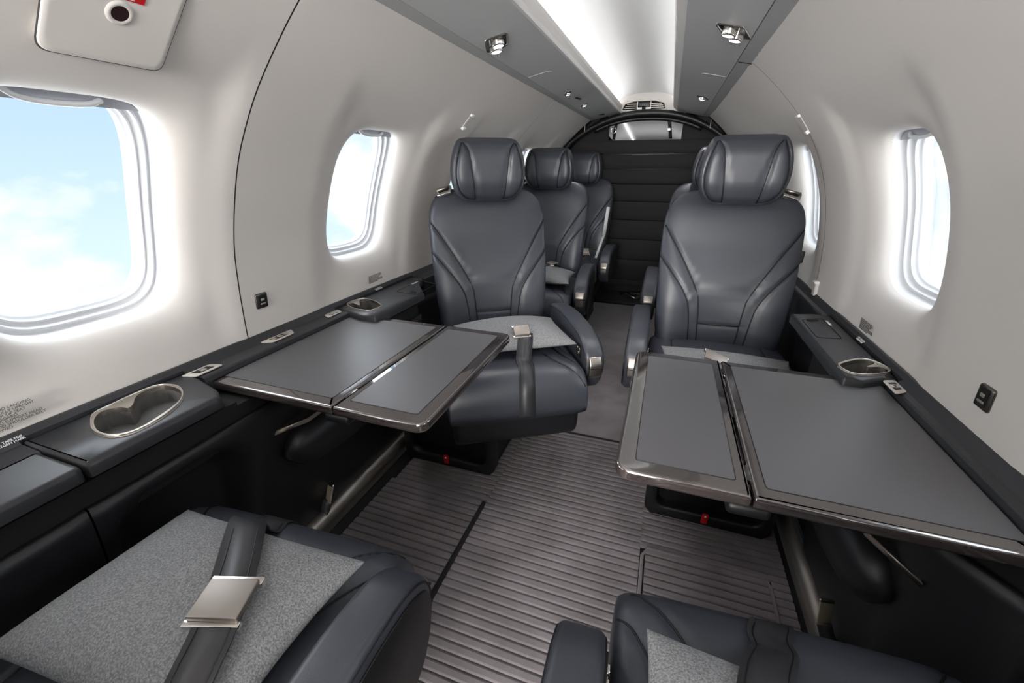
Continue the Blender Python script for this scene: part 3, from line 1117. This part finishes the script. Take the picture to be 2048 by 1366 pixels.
    if left:
        lower(.255, 1.25, (.395, .125, .36, .155))
    else:
        lower(.255, 1.085, (.395, .11, .36, .155))
    lower(1.253 if left else 1.088, 3.27, None, xs - .004, .008)
    # bolster below the table with a bright trim blade
    yb0, yb1 = (.60, 1.02) if left else (.64, 1.02)
    xb = xi + .006
    rings = []
    for j in range(17):
        t = j / 16
        y = yb0 + (yb1 - yb0) * t
        k_ = max(.02, (1 - abs(2 * t - 1) ** 3.2)) ** .5
        rings.append([(sg * (xb - .052 * k_ * math.cos(a)), y, .395 + .070 * k_ * math.sin(a)) for a in [2 * math.pi * q / 22 for q in range(22)]])
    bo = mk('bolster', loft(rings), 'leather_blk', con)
    fix_normals(bo)
    tp = [(sg * (xb + .016), yb0 - .030), (sg * (xb + .022), yb0 + .02), (sg * (xb + .022), yb0 + .27), (sg * (xb - .024), yb0 + .27), (sg * (xb - .024), yb0 + .06)]
    if sg < 0: tp = tp[::-1]
    mk('trim_blade', prism(tp, 'z', .460, .472, .002), 'metal', bo)
# control plates let into the ledge
plate(CON[-1], [(-.738, .522), (-.738, .586), (-.706, .596), (-.706, .534)], ZL + .002, keys=1)
plate(CON[-1], [(-.738, .722), (-.738, .822), (-.708, .804), (-.708, .736)], ZL + .002, keys=3)
plate(CON[-1], [(-.738, .950), (-.738, 1.008), (-.711, .996), (-.711, .936)], ZL + .002, keys=3)
plate(CON[1], [(.676, 1.000), (.701, 1.010), (.701, .956), (.676, .940)], ZL + .002, keys=2)

# ------------------------------------------------------------------ wall fittings
def on_wall(sg, y, z, off=0.0):
    p = WP[sg]
    s = p.s_at_z(z)
    q = p.pos(y, s, off)
    nx_, nz_ = p.nrm(s)
    nin = Vector((-sg * nx_, 0, -nz_))          # into the cabin
    yax = Vector((0, 1, 0)) if sg < 0 else Vector((0, -1, 0))
    R = Matrix((yax, nin.cross(yax), nin)).transposed()   # x along the wall (reading direction), y up, z into the cabin
    return q, R


def wall_thing(name, label, cat, sg, y, z, off=0.0, group=None):
    q, R = on_wall(sg, y, z, off)
    t = thing(name, label, cat, q, 0, group)
    t.rotation_euler = R.to_euler()
    return t


for sg, y, z, lb in ((-1, .765, .722, 'left'), (1, .800, .700, 'right')):
    t = wall_thing('usb_socket', 'small dark charging socket on the white %s wall above the console' % lb, 'socket', sg, y, z)
    mk('socket_plate', rbox(-.017, .017, -.020, .020, -.004, .005, .004), 'metal_dk', t)
    mk('port_recess', rbox(-.011, .011, -.013, .013, .0045, .0056, 0), 'gap', t, smooth=False)
    mk('port_tongue', rbox(-.005, .005, .001, .007, .005, .0068, .001), 'rail', t)
    mk('port_tongue', rbox(-.008, .008, -.009, -.005, .005, .0068, .001), 'rail', t)
for sg, y, z, lb in ((-1, 1.615, 1.197, 'left'), (1, 1.69, 1.165, 'right')):
    t = wall_thing('coat_hook', 'small white fold-flat hook on the upper %s wall' % lb, 'hook', sg, y, z)
    mk('hook_tab', rbox(-.016, .016, .022, .032, -.002, .008, .003), 'frame', t)
    mk('hook_base', rbox(-.014, .014, -.036, -.024, -.002, .010, .003), 'frame', t)
    mk('hook_body', rbox(-.013, .013, -.026, .026, -.003, .002, .002), 'wall', t)
t = wall_thing('wall_bracket', 'small white bracket low on the right wall beside the console', 'bracket', 1, 1.665, .655)
mk('bracket_body', rbox(-.014, .014, -.025, .02, -.002, .010, .004), 'wall', t)
mk('bracket_tab', rbox(-.015, .015, .016, .026, -.002, .014, .004), 'frame', t)

# oxygen mask door on the upper left wall
t = wall_thing('mask_door', 'white rounded hatch door with finger hole and red sticker on upper left wall', 'hatch', -1, .463, 1.235)
dl = rounded_poly([(-.074, -.083), (.073, -.083), (.077, .085), (-.076, .085)], .016, 5)
pw = WP[-1]
inv_t = Matrix.Translation(t.location) @ t.rotation_euler.to_matrix().to_4x4()
inv_t.invert()
s0_ = pw.s_at_z(1.235)


def on_door(a, b, h):
    return inv_t @ pw.pos(t.location.y + a, s0_ + b, -h)


def door_rings(spec):
    return [[on_door(a * k, b * k, h) for a, b in dl] for k, h in spec]


o = mk('door_gap', loft(door_rings([(1.022, .0003), (1.018, .0010), (.99, .0010)]), False), 'seam', t); fix_normals(o)
dd = mk('door_leaf', loft(door_rings([(1.0, .0), (.998, .0020), (.985, .0030), (.9, .003), (.7, .003), (.5, .003), (.3, .003), (.1, .003)])), 'wall', t); fix_normals(dd)
HX, HY = .003, -.010
n = 28
rg = [[(HX + r * math.cos(2 * math.pi * k / n), HY + r * math.sin(2 * math.pi * k / n), z) for k in range(n)] for r, z in ((.017, .0030), (.014, .0052), (.0105, .0040))]
mk('finger_ring', loft(rg, False), 'wall', dd)
mk('finger_hole', (rg[2], [tuple(range(n))]), 'maroon', dd, smooth=False)
st_ = mk('sticker', rbox(-.022, .027, .010, .028, .0034, .0042, 0), 'red', t, smooth=False)
text('lettering', 'PULL', .015, (-.018, .0120, .0043), (0, 0, 0), 'white', st_)

# placards printed by each seat
PL = ['FOR TAXI, TAKEOFF AND LANDING', 'SEAT BACK MUST BE FULLY UPRIGHT,', 'RESTING ON THE BACK OF SEAT', 'ARMREST FULLY OUTBOARD', 'ADJUST HEADREST TO SUPPORT HEAD', 'FASTEN SEAT LAP AND SHOULDER BELT', 'TABLE MUST BE STOWED']
for sg, y, z, lb, sz in ((-1, .203, .682, 'left wall beside the near left seat', .0064), (-1, 1.200, .680, 'left wall by the far cup holder', .0044), (1, 1.285, .672, 'right wall by the cup holder', .0044)):
    t = wall_thing('placard', 'printed text placard on the %s' % lb, 'placard', sg, y, z)
    text('lettering', '\n'.join(PL), sz, (0, 0, .0012), (0, 0, 0), 'dkprint', t)
for sg, y, sz in ((-1, .236, .0055), (-1, 1.215, .0055), (1, 1.255, .0055)):
    xw = .762 if sg < 0 else .724
    n_ = Vector((-sg * .64, 0, .768)).normalized()
    ya_ = Vector((0, 1, 0)) * (1 if sg < 0 else -1)
    Rm = Matrix((ya_, n_.cross(ya_), n_)).transposed()
    o = text('oxygen_lettering', '\u2013 PULL TAPE FOR\n   OXYGEN MASK', sz, (0, 0, 0), (0, 0, 0), 'white', CON[sg])
    o.rotation_euler = Rm.to_euler()
    o.location = Vector((sg * (xw - .0125), y, .6302)) + n_ * .001 + Rm @ Vector((0, .0005, 0))

# ================================================================== SEATS
def seg_dist(px, pz, poly):
    best = 9.0
    for i in range(len(poly) - 1):
        ax, az = poly[i]; bx, bz = poly[i + 1]
        dx, dz = bx - ax, bz - az
        l2 = dx * dx + dz * dz
        t = max(0, min(1, ((px - ax) * dx + (pz - az) * dz) / l2))
        d = math.hypot(px - ax - t * dx, pz - az - t * dz)
        if d < best: best = d
    return best


def dense(poly, n=8):
    return [tuple(p) for p in smooth_path(poly, n)]


class Pad3:
    """upright upholstered pad: rings of superellipses stacked in z, sewn grooves on the front"""
    def __init__(self, zs, hws, yf, hd, e, seams, nz=100, na=132, puff=None, gw=.006, gd=.006):
        self.zs, self.hws, self.yf, self.hd, self.e = zs, hws, yf, hd, e
        self.seams, self.nz, self.na, self.puff, self.gw, self.gd = seams, nz, na, puff, gw, gd
        self.hw, self.F, self.D = pchip(zs, hws), pchip(*yf), pchip(*hd)

    def front(self, x, z):
        h = self.hw(z); d = self.D(z)
        q = max(0.0, 1 - min(1, abs(x) / h) ** (2 / self.e)) ** (self.e / 2)
        y = self.F(z) + d - d * q
        if self.puff: y -= self.puff(x, z) * q
        return y

    def mesh(self):
        rings = []
        z0, z1 = self.zs[0], self.zs[-1]
        allz = []
        for i in range(self.nz):
            t = i / (self.nz - 1)
            allz.append(z0 + (z1 - z0) * (t + .045 * math.sin(2 * math.pi * t) * -1 * .0))
        allz = sorted(set(allz) | {z1 - .002, z1 - .005, z0 + .002, z0 + .005})
        for z in allz:
            h, d, c = self.hw(z), self.D(z), self.F(z) + self.D(z)
            r = []
            for k in range(self.na):
                a = 2 * math.pi * k / self.na
                cx, sy = sup(a, self.e)
                x, y = h * cx, c + d * sy
                if sy < 0:
                    wgt = min(1, -sy * 1.2)
                    if self.puff: y -= self.puff(x, z) * abs(sy)
                    dd = min([seg_dist(x, z, s) for s in self.seams])
                    if dd < .03: y += self.gd * wgt * math.exp(-(dd / self.gw) ** 2)
                r.append((x, y, z))
            rings.append(r)
        return loft(rings)

    def pipe(self, poly, r=.0022, off=.0):
        return tube([(x, self.front(x, z) + off, z) for x, z in poly], r, 6)


def mirror(poly): return [(-x, z) for x, z in poly]


up_s = dense([(.222, .842), (.150, .736), (.088, .625), (.074, .571), (.066, .47), (.058, .40)], 7)
lo_s = dense([(.226, .735), (.160, .662), (.118, .597), (.104, .545), (.094, .46), (.086, .40)], 7)
lum = [(-.069, .512), (0, .509), (.069, .512)]
BACK = Pad3([.385, .40, .43, .50, .60, .70, .80, .86, .90, .925, .945, .957, .963],
            [.165, .190, .205, .213, .221, .226, .228, .225, .216, .202, .178, .145, .085],
            ([.385, .45, .55, .65, .78, .90, .963], [.205, .200, .208, .228, .268, .305, .345]),
            ([.385, .42, .60, .85, .93, .955, .963], [.045, .060, .065, .056, .045, .030, .014]), .36,
            [up_s, mirror(up_s), lo_s, mirror(lo_s), lum],
            puff=lambda x, z: .014 * (lambda t: t * t * (3 - 2 * t))(max(0, min(1, (abs(x) - .07) / .12))) * (lambda t: t * t * (3 - 2 * t))(max(0, min(1, (.86 - z) / .3))))
hs = dense([(.092, 1.118), (.076, 1.095), (.068, 1.055), (.060, .99), (.053, .928)], 6)
ho = dense([(.097, 1.117), (.116, 1.065), (.123, 1.01), (.113, .962), (.085, .932), (.053, .927)], 6)
HEAD = Pad3([.920, .924, .935, .955, .985, 1.02, 1.055, 1.085, 1.11, 1.124, 1.132, 1.136],
            [.070, .090, .108, .124, .134, .137, .134, .127, .118, .110, .101, .075],
            ([.920, .945, 1.0, 1.07, 1.115, 1.136], [.275, .252, .240, .243, .258, .290]),
            ([.920, .94, 1.0, 1.08, 1.12, 1.136], [.030, .050, .060, .056, .046, .022]), .44,
            [hs, mirror(hs), ho, mirror(ho)], nz=64, na=110, gd=.007,
            puff=lambda x, z: .010 * (lambda t: t * t * (3 - 2 * t))(max(0, min(1, (abs(x) - .04) / .08))))

c1 = dense([(.212, -.272), (.187, -.245), (.137, -.185), (.102, -.10), (.092, .03), (.090, .20)], 7)
c2 = dense([(.220, -.205), (.196, -.180), (.165, -.110), (.151, .0), (.148, .20)], 7)
CZT = .455


def cushion_mesh():
    ys_ = [-.290, -.288, -.282, -.272, -.258] + [-.24 + i * .0095 for i in range(50)] + [.232, .238]
    rings = []
    seams = [c1, mirror(c1), c2, mirror(c2)]
    na = 140
    for y in ys_:
        t = max(0.0, (-.205 - y) / .085)
        k = math.sqrt(max(0.0, 1 - min(1, t) ** 2))
        top = CZT - .105 * (1 - k) if t > 0 else CZT
        top -= .012 * max(0, (y + .05)) / .25
        bot = .315 - .01 * (1 - k)
        if t > 0: bot = .315
        zc, hz = (top + bot) / 2, (top - bot) / 2
        hwid = .226 - .012 * (1 - k)
        r = []
        for q in range(na):
            cx, sz = sup(2 * math.pi * q / na, .34)
            x = hwid * cx; z = zc + hz * sz
            if sz > 0:
                crown = .012 * (1 - (x / hwid) ** 2) * max(0, 1 - ((y + .03) / .26) ** 2)
                z += crown * sz
                d = min(seg_dist(x, y, s) for s in seams)
                z -= .0055 * sz * math.exp(-(d / .006) ** 2)
            r.append((x, y, z))
        rings.append(r)
    return loft(rings)


def cush_top(x, y):
    t = max(0.0, (-.205 - y) / .085)
    k = math.sqrt(max(0.0, 1 - min(1, t) ** 2))
    top = CZT - .105 * (1 - k)
    top -= .012 * max(0, (y + .05)) / .25
    hwid = .226 - .012 * (1 - k)
    hz = (top - .315) / 2
    q = max(0.0, 1 - min(1, abs(x) / hwid) ** (2 / .34)) ** .17
    return .315 + hz + hz * q + .012 * (1 - (x / hwid) ** 2) * max(0, 1 - ((y + .03) / .26) ** 2) * q


SM = {}


def seat_meshes():
    SM['backrest'] = data('backrest', *BACK.mesh(), 'leather')
    SM['headrest'] = data('headrest', *HEAD.mesh(), 'leather')
    SM['cushion'] = data('cushion', *cushion_mesh(), 'leather')
    for nm, pl in (('bs0', up_s), ('bs1', mirror(up_s)), ('bs2', lo_s), ('bs3', mirror(lo_s)), ('bs4', lum)):
        SM[nm] = data('seam', *BACK.pipe(pl, .0024, .0022), 'piping')
    for nm, pl in (('hs0', hs), ('hs1', mirror(hs)), ('hs2', ho), ('hs3', mirror(ho))):
        SM[nm] = data('seam', *HEAD.pipe(pl, .0018, .003), 'piping')
    for nm, pl in (('cs0', c1), ('cs1', mirror(c1)), ('cs2', c2), ('cs3', mirror(c2))):
        SM[nm] = data('seam', *tube([(x, y, cush_top(x, y) - .004) for x, y in pl], .0018, 6), 'piping')
    SM['leg_rest'] = data('leg_rest', *prism(rounded_poly([(-.262, .325), (-.252, .225), (-.215, .190), (-.16, .22), (-.10, .32)], .02, 4), 'x', -.205, .205, .018), 'leather_blk')
    SM['shell'] = data('seat_pan', *rbox(-.215, .215, -.16, .23, .215, .330, .02), 'plastic')
    U = [(-.182, .185), (-.182, .022), (-.160, .003), (.160, .003), (.182, .022), (.182, .185), (.148, .185), (.148, .060), (.132, .044), (-.132, .044), (-.148, .060), (-.148, .185)]
    SM['base_loop'] = data('base_frame', *prism(rounded_poly(U, .012, 3), 'y', -.205, -.150, .008), 'plastic')
    SM['base_box'] = data('base_box', *rbox(-.165, .165, -.165, .20, .012, .225, .012), 'plastic')
    SM['runner'] = data('floor_runner', *rbox(-.010, .010, -.20, .22, 0, .03, .004), 'plastic')
    bk = rounded_poly([(-.009, -.026), (.009, -.026), (.009, .012), (-.009, .012)], .003, 3)
    SM['tab'] = data('release_tab', *prism(bk, 'y', -.004, .004, .001), 'red')
    SM['tabpin'] = data('tab_pin', *tube([(0, -.0055, .004), (0, .004, .004)], .0035, 8), 'white')
    for sd in (-1, 1):
        ap = rounded_poly([(.235, .335), (.235, .530), (.08, .552), (-.07, .545), (-.155, .525), (-.203, .487), (-.212, .435), (-.193, .375), (-.16, .340)], [.02, .03, .06, .10, .08, .05, .05, .03, .03], 6)
        a, b = sorted((sd * .234, sd * .300))
        SM['arm%d' % sd] = data('armrest', *prism(ap, 'x', a, b, .013, 4), 'leather')
        # black lower shell on the outside and the top seam lines
        ap2 = rounded_poly([(.230, .338), (.230, .508), (.08, .526), (-.07, .520), (-.148, .502), (-.190, .474), (-.198, .435), (-.182, .38), (-.15, .345)], [.02, .03, .06, .10, .08, .05, .05, .03, .03], 5)
        o_ = sd * .300
        SM['armside%d' % sd] = data('side_panel', *prism(ap2, 'x', min(o_, o_ + sd * .003), max(o_, o_ + sd * .003), .001, 2), 'plastic')
        for nm, xx in (('armpipeo', .298), ('armpipei', .236)):
            pth = [(sd * xx, y, z) for y, z in smooth_path([(.225, .520), (.08, .539), (-.07, .533), (-.150, .514), (-.193, .480), (-.202, .435), (-.184, .38)], 5)]
            SM['%s%d' % (nm, sd)] = data('seam', *tube(pth, .0022, 6), 'piping')
        # bright control at the front end
        c = sd * .267
        kv = []
        SM['ctl%d' % sd] = data('recline_control', *prism(rounded_poly([(-.205, .478), (-.219, .450), (-.217, .415), (-.204, .397), (-.190, .42), (-.192, .47)], .006, 3), 'x', c - .022, c + .022, .005), 'metal')
        SM['ctlgap%d' % sd] = data('control_split', *rbox(c - .0235, c + .0235, -.2215, -.210, .439, .442, .001), 'plastic')
        xi_ = sd * .234
        SM['btnplate%d' % sd] = data('button_plate', *rbox(min(xi_, xi_ - sd * .003), max(xi_, xi_ - sd * .003), -.165, -.120, .455, .500, .001), 'plastic')
        SM['btn%d' % sd] = data('button', *rbox(min(xi_, xi_ - sd * .007), max(xi_, xi_ - sd * .007), -.006, .006, -.006, .006, .002), 'nickel')
        # shoulder belt guide on the window side
        g = -sd
        gl = rounded_poly([(-.030, -.022), (.030, -.022), (.036, .020), (-.024, .026)], .010, 4)
        SM['guide%d' % sd] = data('belt_guide', *xf(prism(gl, 'z', -.006, .006, .004), (g * .165, .340, .952), (.55, g * .28, 0)), 'nickel')
        SM['guideslot%d' % sd] = data('guide_slot', *xf(rbox(-.020, .020, -.012, .010, -.0005, .0075, .003), (g * .165, .340, .952), (.55, g * .28, 0)), 'piping')
        SM['guidebar%d' % sd] = data('guide_bar', *xf(tube([(-.024, .0, .010), (.026, .004, .010)], .005, 8), (g * .165, .340, .952), (.55, g * .28, 0)), 'metal')


seat_meshes()


def seat(label, loc, rz, sd, base=None, arm=True, arm_dy=0.0):
    t = thing('passenger_seat', label, 'seat', (loc[0], loc[1], 0), rz, 'leather cabin seats')
    b = put('backrest', SM['backrest'], t)
    for k in range(5): put('seam', SM['bs%d' % k], b)
    h = put('headrest', SM['headrest'], t)
    for k in range(4): put('seam', SM['hs%d' % k], h)
    c = put('cushion', SM['cushion'], t)
    for k in range(4): put('seam', SM['cs%d' % k], c)
    put('leg_rest', SM['leg_rest'], t)
    put('seat_pan', SM['shell'], t)
    gd = put('belt_guide', SM['guide%d' % sd], t)
    put('guide_slot', SM['guideslot%d' % sd], gd); put('guide_bar', SM['guidebar%d' % sd], gd)
    if arm:
        a = put('armrest', SM['arm%d' % sd], t, (0, arm_dy, -.010))
        put('side_panel', SM['armside%d' % sd], a)
        put('seam', SM['armpipeo%d' % sd], a); put('seam', SM['armpipei%d' % sd], a)
        put('recline_control', SM['ctl%d' % sd], a); put('control_split', SM['ctlgap%d' % sd], a)
        put('button_plate', SM['btnplate%d' % sd], a)
        for dy, dz in ((-.152, .484), (-.135, .484), (-.143, .468)): put('button', SM['btn%d' % sd], a, (0, dy, dz))
    # base, square to the floor tracks even when the seat is swivelled
    bw = base if base else (loc[0], loc[1])
    Rm = Matrix.Rotation(-rz, 3, 'Z')
    lo = Rm @ Vector((bw[0] - loc[0], bw[1] - loc[1], 0))
    br = -rz if abs(rz) < 1.5 else -rz + math.pi
    bo = put('base', SM['base_box'], t, lo, (0, 0, br))
    put('base_frame', SM['base_loop'], bo)
    for x in (-.155, .155): put('floor_runner', SM['runner'], bo, (x, 0, 0))
    tb = put('release_tab', SM['tab'], bo, (-.004, -.2095, .045), (.15, 0, .08))
    put('tab_pin', SM['tabpin'], bo, (-.004, -.2105, .046))
    return t


def world(loc, rz):
    return Matrix.Translation((loc[0], loc[1], 0)) @ Matrix.Rotation(rz, 4, 'Z')


SEATS = {}
R = math.radians
SPEC = {
    'NL': ('charcoal leather seat in the left foreground seen from behind its cushion', (-.352, .160), R(183.5), -1, None),
    'NR': ('charcoal leather seat cut off at the bottom right corner', (.440, .243), R(183.0), 1, None),
    'AL': ('charcoal leather seat swivelled toward the aisle behind the left table', (-.291, 1.304), R(31), 1, (-.446, 1.325)),
    'AR': ('charcoal leather seat facing the viewer behind the right table', (.432, 1.385), R(1), -1, (.437, 1.335)),
    'BL': ('charcoal leather seat directly behind the swivelled left seat', (-.430, 2.190), R(4), 1, None),
    'CL': ('rearmost charcoal leather seat on the left by the black curtain', (-.400, 2.93), R(0), 1, None),
    'DR': ('charcoal leather seat mostly hidden behind the right facing seat', (.440, 2.250), R(0), -1, None),
}
for k, (lb, lc, rz, sd, bs_) in SPEC.items():
    SEATS[k] = seat(lb, lc, rz, sd, bs_, True, {'AR': .12, 'NR': .045}.get(k, 0.0))


def pillow(label, loc, rot, hx, hy, h, pinch=.07):
    v, f = [], []
    n = 26
    for side in (1, -1):
        for j in range(n):
            for i in range(n):
                u = math.sin((2 * i / (n - 1) - 1) * math.pi / 2); w = math.sin((2 * j / (n - 1) - 1) * math.pi / 2)
                x = hx * u * (1 - pinch * (1 - w * w)); y = hy * w * (1 - pinch * (1 - u * u))
                z = h * (max(0, 1 - abs(u) ** 2.2) * max(0, 1 - abs(w) ** 2.2)) ** .5
                z *= 1 + .05 * math.sin(3 * u + 2 * w)
                v.append((x, y, side * (z * (1 if side > 0 else .55))))
    for sdi in range(2):
        b = sdi * n * n
        for j in range(n - 1):
            for i in range(n - 1):
                a = b + j * n + i
                q = (a, a + 1, a + n + 1, a + n)
                f.append(q if sdi == 0 else tuple(reversed(q)))
    o = mk('pillow', (v, f), 'felt', None)
    bm = bmesh.new(); bm.from_mesh(o.data)
    bmesh.ops.remove_doubles(bm, verts=list(bm.verts), dist=1e-5); bm.to_mesh(o.data); bm.free()
    o.location = loc; o.rotation_euler = rot
    return tag(o, label, 'pillow', 'grey felt pillows')


pillow('large grey felt pillow lying on the left foreground seat', (-.335, .222, .498), (R(-2), R(-2), R(1)), .184, .126, .050)
pillow('grey felt pillow corner on the bottom right foreground seat', (.425, .250, .496), (0, 0, R(-4)), .190, .128, .050)
pillow('grey felt pillow strapped on the swivelled seat behind the left table', (-.255, 1.290, .497), (0, 0, R(33)), .190, .135, .048)
pillow('pale grey pillow peeking over the far edge of the right table', (.432, 1.285, .478), (0, 0, R(0)), .190, .120, .030)
pillow('small grey pillow on the second left seat', (-.405, 2.145, .497), (0, 0, R(4)), .185, .13, .050)


def belt(sk, pts, w, wd, buckle=None, name='lap_belt'):
    s = SEATS[sk]
    lb, lc, rz, sd, bs_ = SPEC[sk]
    inv = world(lc, rz).inverted()
    pp = [inv @ Vector(p) for p in smooth_path(pts, 8)]
    wv = inv.to_3x3() @ Vector(wd)
    o = mk(name, ribbon(pp, wv, w, .0022), 'belt', s)
    for sx in (-.40, .40):
        mk('stitch_line', ribbon([p + wv.normalized() * sx * w + Vector((0, 0, .0014)) for p in pp], wv, .0016, .0006), 'plastic', o)
    if buckle:
        (bx, by, bz), rot, sx, sy = buckle
        bm_ = inv @ (Matrix.Translation((bx, by, bz)) @ Matrix.Rotation(rot[2], 4, 'Z') @ Matrix.Rotation(rot[1], 4, 'Y') @ Matrix.Rotation(rot[0], 4, 'X'))
        v, f = rbox(-sx / 2, sx / 2, -sy / 2, sy / 2, 0, .008, .002)
        bk = mk('buckle', ([bm_ @ Vector(p) for p in v], f), 'buckle', o)
        v, f = join(rbox(-sx / 2 - .003, sx / 2 + .003, sy / 2 - .004, sy / 2 + .006, -.006, .003, .001), rbox(-sx / 2 - .003, sx / 2 + .003, -sy / 2 - .006, -sy / 2 + .002, -.006, .001, .001))
        mk('buckle_frame', ([bm_ @ Vector(p) for p in v], f), 'nickel', bk)
    return o



# ================================================================== TABLES
def table(sg, xin_, xh, xo, label):
    t = thing('folding_table', label, 'table', (sg * (xin_ + xo) / 2, .79, 0), 0, 'fold-out tables')
    ox, oy = sg * (xin_ + xo) / 2, .79
    y0, y1 = .553, 1.037
    ZT = .606

    def leaf(name, xa, xb, ra, rb, rim):
        a, b = sg * xa - ox, sg * xb - ox
        pts = [(a, y0 - oy), (b, y0 - oy), (b, y1 - oy), (a, y1 - oy)]
        ol = rounded_poly(pts, [ra, rb, rb, ra], 6)
        if sg < 0: ol = ol[::-1]
        o = mk(name, prism(ol, 'z', ZT - .022, ZT, .006, 4), 'wood', t)
        ia, ib = (xa + rim[0], xb - rim[1])
        a2, b2 = sg * ia - ox, sg * ib - ox
        pts = [(a2, y0 + rim[2] - oy), (b2, y0 + rim[2] - oy), (b2, y1 - rim[2] - oy), (a2, y1 - rim[2] - oy)]
        il = rounded_poly(pts, .006, 3)
        if sg < 0: il = il[::-1]
        mk('inlay', prism(il, 'z', ZT - .002, ZT + .0008, .0004, 1), 'table', o, smooth=False)
        mk('inlay_line', tube([(p[0], p[1], ZT + .0002) for p in il], .0009, 5, True), 'piping', o)
        return o
    lf = leaf('inner_leaf', xin_, xh - .0018, .026, .003, (.030, .018, .030))
    leaf('outer_leaf', xh + .0018, xo, .003, .003, (.018, .004, .026))
    # hinges, catch and the bright pull at the inner edge
    for y in (y0 + .06, y1 - .06):
        mk('hinge', rbox(sg * xh - ox - .004, sg * xh - ox + .004, y - oy - .018, y - oy + .018, ZT - .012, ZT - .002, .001), 'metal_dk', t)
    a = sg * (xin_ - .001) - ox
    mk('edge_pull', rbox(min(a, a + sg * .006), max(a, a + sg * .006), .83 - oy, .93 - oy, ZT - .014, ZT - .006, .002), 'nickel', lf)
    u = sg * xh - ox
    mk('support_arm', rbox(min(u - .01, u + sg * .20), max(u + .01, u + sg * .20), -.03, .03, ZT - .055, ZT - .023, .006), 'plastic', t)
    mk('underside_catch', rbox(u - .030, u + .030, y0 - oy + .004, y0 - oy + .05, ZT - .044, ZT - .022, .008), 'plastic', t)
    return t


table(-1, .165, .370, .691, 'dark fold-out table with grey inlay and glossy rim on the left')
table(1, .175, .370, .687, 'dark fold-out table with grey inlay and glossy rim on the right')

# ================================================================== BELTS
def local_belt(sk, x0, x1, tail, w, buckle):
    lb, lc, rz, sd, bs_ = SPEC[sk]
    m = world(lc, rz)
    pts = [(x0, -.2925, .325), (x0, -.2935, .345)]
    for y in (-.288, -.278, -.262, -.240, -.215):
        pts.append((x0 + (x1 - x0) * (y + .29) / .15, y, cush_top(x0, y) + .003))
    pts += tail
    return belt(sk, [tuple(m @ Vector(p)) for p in pts], w, tuple(m.to_3x3() @ Vector((1, 0, 0))), buckle)


local_belt('NL', .050, -.02, [(.015, -.200, .484), (.0, -.185, .512), (-.02, -.165, .538), (-.050, -.132, .551), (-.085, -.09, .558), (-.113, -.05, .560), (-.135, -.01, .558), (-.150, .035, .548), (-.16, .075, .528), (-.165, .10, .49), (-.165, .15, .46)], .052, ((-.236, .210, .562), (R(4), 0, R(18)), .060, .048))
local_belt('NR', -.005, .06, [(.03, -.19, .476), (.045, -.16, .504), (.065, -.12, .530), (.085, -.06, .549), (.095, .02, .545), (.10, .11, .50)], .052, None)
local_belt('AL', .020, .045, [(.032, -.185, .470), (.038, -.165, .492), (.045, -.145, .520), (.050, -.12, .535)], .050, ((-.197, 1.222, .540), (R(35), 0, R(31)), .052, .034))
belt('AR', [(.41, 1.088, .36), (.41, 1.087, .40), (.405, 1.12, .455), (.40, 1.17, .487), (.39, 1.21, .518), (.39, 1.26, .526)], .045, (1, 0, 0), ((.384, 1.20, .541), (R(30), R(18), 0), .062, .03))
belt('BL', [(-.40, 2.06, .49), (-.395, 2.12, .535), (-.37, 2.20, .552), (-.33, 2.26, .53)], .045, (1, .1, 0), ((-.345, 2.20, .556), (R(15), 0, R(-30)), .055, .03))

# belt tongues clipped to the kick rails
for sg, y, lb in ((-1, .735, 'left'), (1, .800, 'right')):
    t = thing('belt_tongue', 'small brass coloured belt tongue standing by the %s floor rail' % lb, 'clip', (sg * .640, y, .07), 0)
    mk('tongue_plate', xf(rbox(-.016, .016, -.0015, .0015, 0, .052, .001), (0, 0, .045), (R(-25), R(12) * sg, R(20) * sg)), 'brass', t)
    mk('tongue_fold', xf(rbox(-.0175, .0175, -.003, .003, .048, .056, .002), (0, 0, .045), (R(-25), R(12) * sg, R(20) * sg)), 'nickel', t)
    mk('anchor_strap', ribbon([(sg * .03, 0, -.01), (sg * .012, -.002, .02), (0, 0, .05)], (1, 0, .2), .028, .003), 'belt', t)

# parts that single seats show
lb, lc, rz, sd, bs_ = SPEC['CL']
iv = world(lc, rz).inverted()
pp = [iv @ Vector(p) for p in ((-.150, 2.85, .80), (-.158, 2.80, .63), (-.185, 2.70, .50))]
st2 = mk('recline_strut', tube([pp[0], pp[1]], .011, 10), 'soffit', SEATS['CL'])
mk('strut_end', tube([pp[1], pp[2]], .008, 10), 'soffit_dark', SEATS['CL'])
belt('CL', [(-.30, 2.66, .47), (-.27, 2.70, .51), (-.24, 2.76, .54), (-.22, 2.82, .53)], .045, (1, .2, 0), ((-.262, 2.71, .535), (R(30), 0, R(20)), .06, .05))
mk('pull_tab', rbox(.222, .236, .285, .30, .735, .775, .003), 'plastic', SEATS['AR'])
